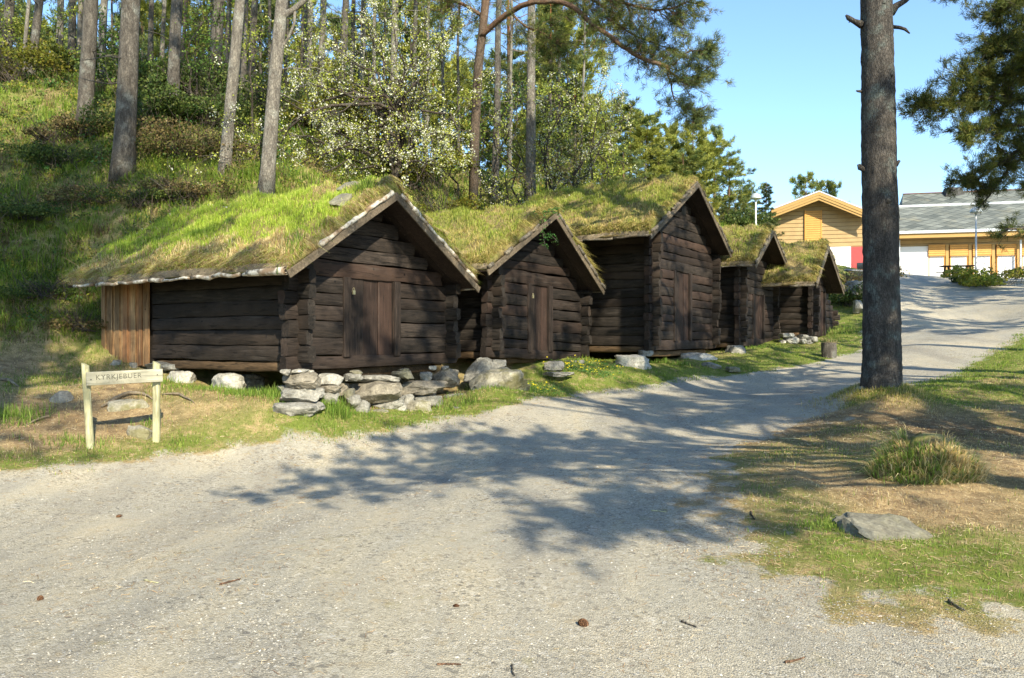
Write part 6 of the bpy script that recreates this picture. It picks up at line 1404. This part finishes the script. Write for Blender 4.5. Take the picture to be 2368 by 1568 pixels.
# ------------------------------------------------------------------ grassy stump and pine foot
def stump():
    g = np.random.default_rng(66); c = raycast(2140,1105,Hs); r = empty('grassy_stump', c, 0, 'old tree stump overgrown with moss and long grass beside the path', 'stump')
    v, f = ICO[4]; v = v.copy(); v[:,2] = np.maximum(v[:,2],-.3); V = v*np.array([.44,.32,.40]); V[:,2] *= 1+.25*np.sin(np.arctan2(v[:,1],v[:,0])*3); V[:,:2] *= (1+.25*np.exp(-((V[:,2:]-.0)/.15)**2)); V += noise(V,.2,1)[:,None]*v*.04
    mb = MB(); mb.add(V, f); mb.build('mound', M['turf_soil'], r, smooth=True)
    mb = MB(); tube(mb, [(.04,0,.10),(.04,.0,.30),(.05,0,.42),(.05,0,.47)], [.27,.235,.19,.10], 18, wob=.09, gen=g); mb.build('wood_core', M['mossy'], r, smooth=True)
    gm = MB(); n = 7200; k = g.integers(0,len(v),n); k = k[(v[k,2] > -.2)]; b = V[k]*1.0; nn = v[k]; n = len(b)
    b[:,2] *= .95; az = np.arctan2(nn[:,1],nn[:,0]); gk = g.uniform(size=n) < np.where(b[:,0] < -.05,.55,.22)+.25*noise(b,.15,2)
    col = np.where(gk[:,None],pick(np.array([[.20,.32,.05],[.28,.38,.07],[.14,.24,.04]]),n,g),pick(STW*1.1,n,g))*g.uniform(.75,1.2,(n,1)); core = (np.hypot(b[:,0]-.05,b[:,1]) < .22)&(b[:,2] > .15)
    m_ = ~core; a2 = az[m_]; k2 = m_.sum()
    blades(gm, b[m_], g.uniform(.10,.28,k2), .007, col[m_]*1.15, lean=.8, az=a2, g=g, droop=.2)
    gm.build('grass_tussock', M['blade'], r)['kind'] = 'stuff'
m, nt, b, o = mat('mossy'); v, raw = coords(nt); n = noisen(nt, v, 12, 7, .7); n2 = noisen(nt, v, 4, 4, .6)
nt.links.new(mixc(nt, sstepn(nt,n2,.4,.6), ramp(nt,n,[(.3,(.16,.12,.05)),(.7,(.46,.38,.20))]), ramp(nt,n,[(.3,(.18,.17,.035)),(.7,(.36,.33,.10))])), b.inputs['Base Color']); b.inputs['Roughness'].default_value=.95; bump(nt,b,n,1.,.03)
stump()
gm = MB(); g = np.random.default_rng(67); c = P(2035,928,13.5)[:2]; n = 3800; a = g.uniform(0,6.28,n); rr = .36+np.abs(g.normal(0,.32,n)); xy = c+np.stack([np.cos(a)*rr*1.15,np.sin(a)*rr],1); z = Hs(xy); gk = g.uniform(size=n) < .35
blades(gm, np.concatenate([xy,z[:,None]-.01],1), g.uniform(.04,.12,n), .009, np.where(gk[:,None],pick(OLV,n,g),pick(STO,n,g)), lean=.9, az=a, g=g); o = gm.build('pine_foot_grass', M['blade']); tag(o, kind='stuff')
# leaning grey boulder bits, blue bag scrap left out

# ------------------------------------------------------------------ light, sky, camera
w = bpy.data.worlds.new('World'); SC.world = w; w.use_nodes = True; nt = w.node_tree; bg = nt.nodes['Background']
sky = nt.nodes.new('ShaderNodeTexSky'); sky.sky_type = 'NISHITA'; sky.sun_disc = False; sky.sun_elevation = R(34); sky.sun_rotation = R(156); sky.air_density = 1.0; sky.dust_density = .4; sky.ozone_density = 1.6
nt.links.new(mixc(nt, 1.0, sky.outputs[0], (.90,1.05,1.14), 'MULTIPLY'), bg.inputs[0]); bg.inputs[1].default_value = .15
sd = bpy.data.lights.new('sun','SUN'); sd.energy = 4.6; sd.angle = R(.55); sd.color = (1,.90,.69); so = bpy.data.objects.new('sun', sd); COL.objects.link(so)
el = R(34); hz = R(24); dv = Vector((-math.sin(hz)*math.cos(el), math.cos(hz)*math.cos(el), -math.sin(el))); so.rotation_euler = dv.to_track_quat('-Z','Y').to_euler(); so.location = (8,-12,20)
cam = bpy.data.cameras.new('camera'); cam.lens = F/2367*36; cam.sensor_width = 36; cam.clip_end = 1500; cam.clip_start = .05
co = bpy.data.objects.new('camera', cam); COL.objects.link(co); co.location = (0,0,EYE); co.rotation_euler = (R(90),0,0); SC.camera = co
SC.view_settings.view_transform = 'Standard'; SC.view_settings.look = 'None'; SC.view_settings.gamma = 1; SC.view_settings.exposure = .95
SC.cycles.max_bounces = 6; SC.cycles.transparent_max_bounces = 4; SC.cycles.use_denoising = True
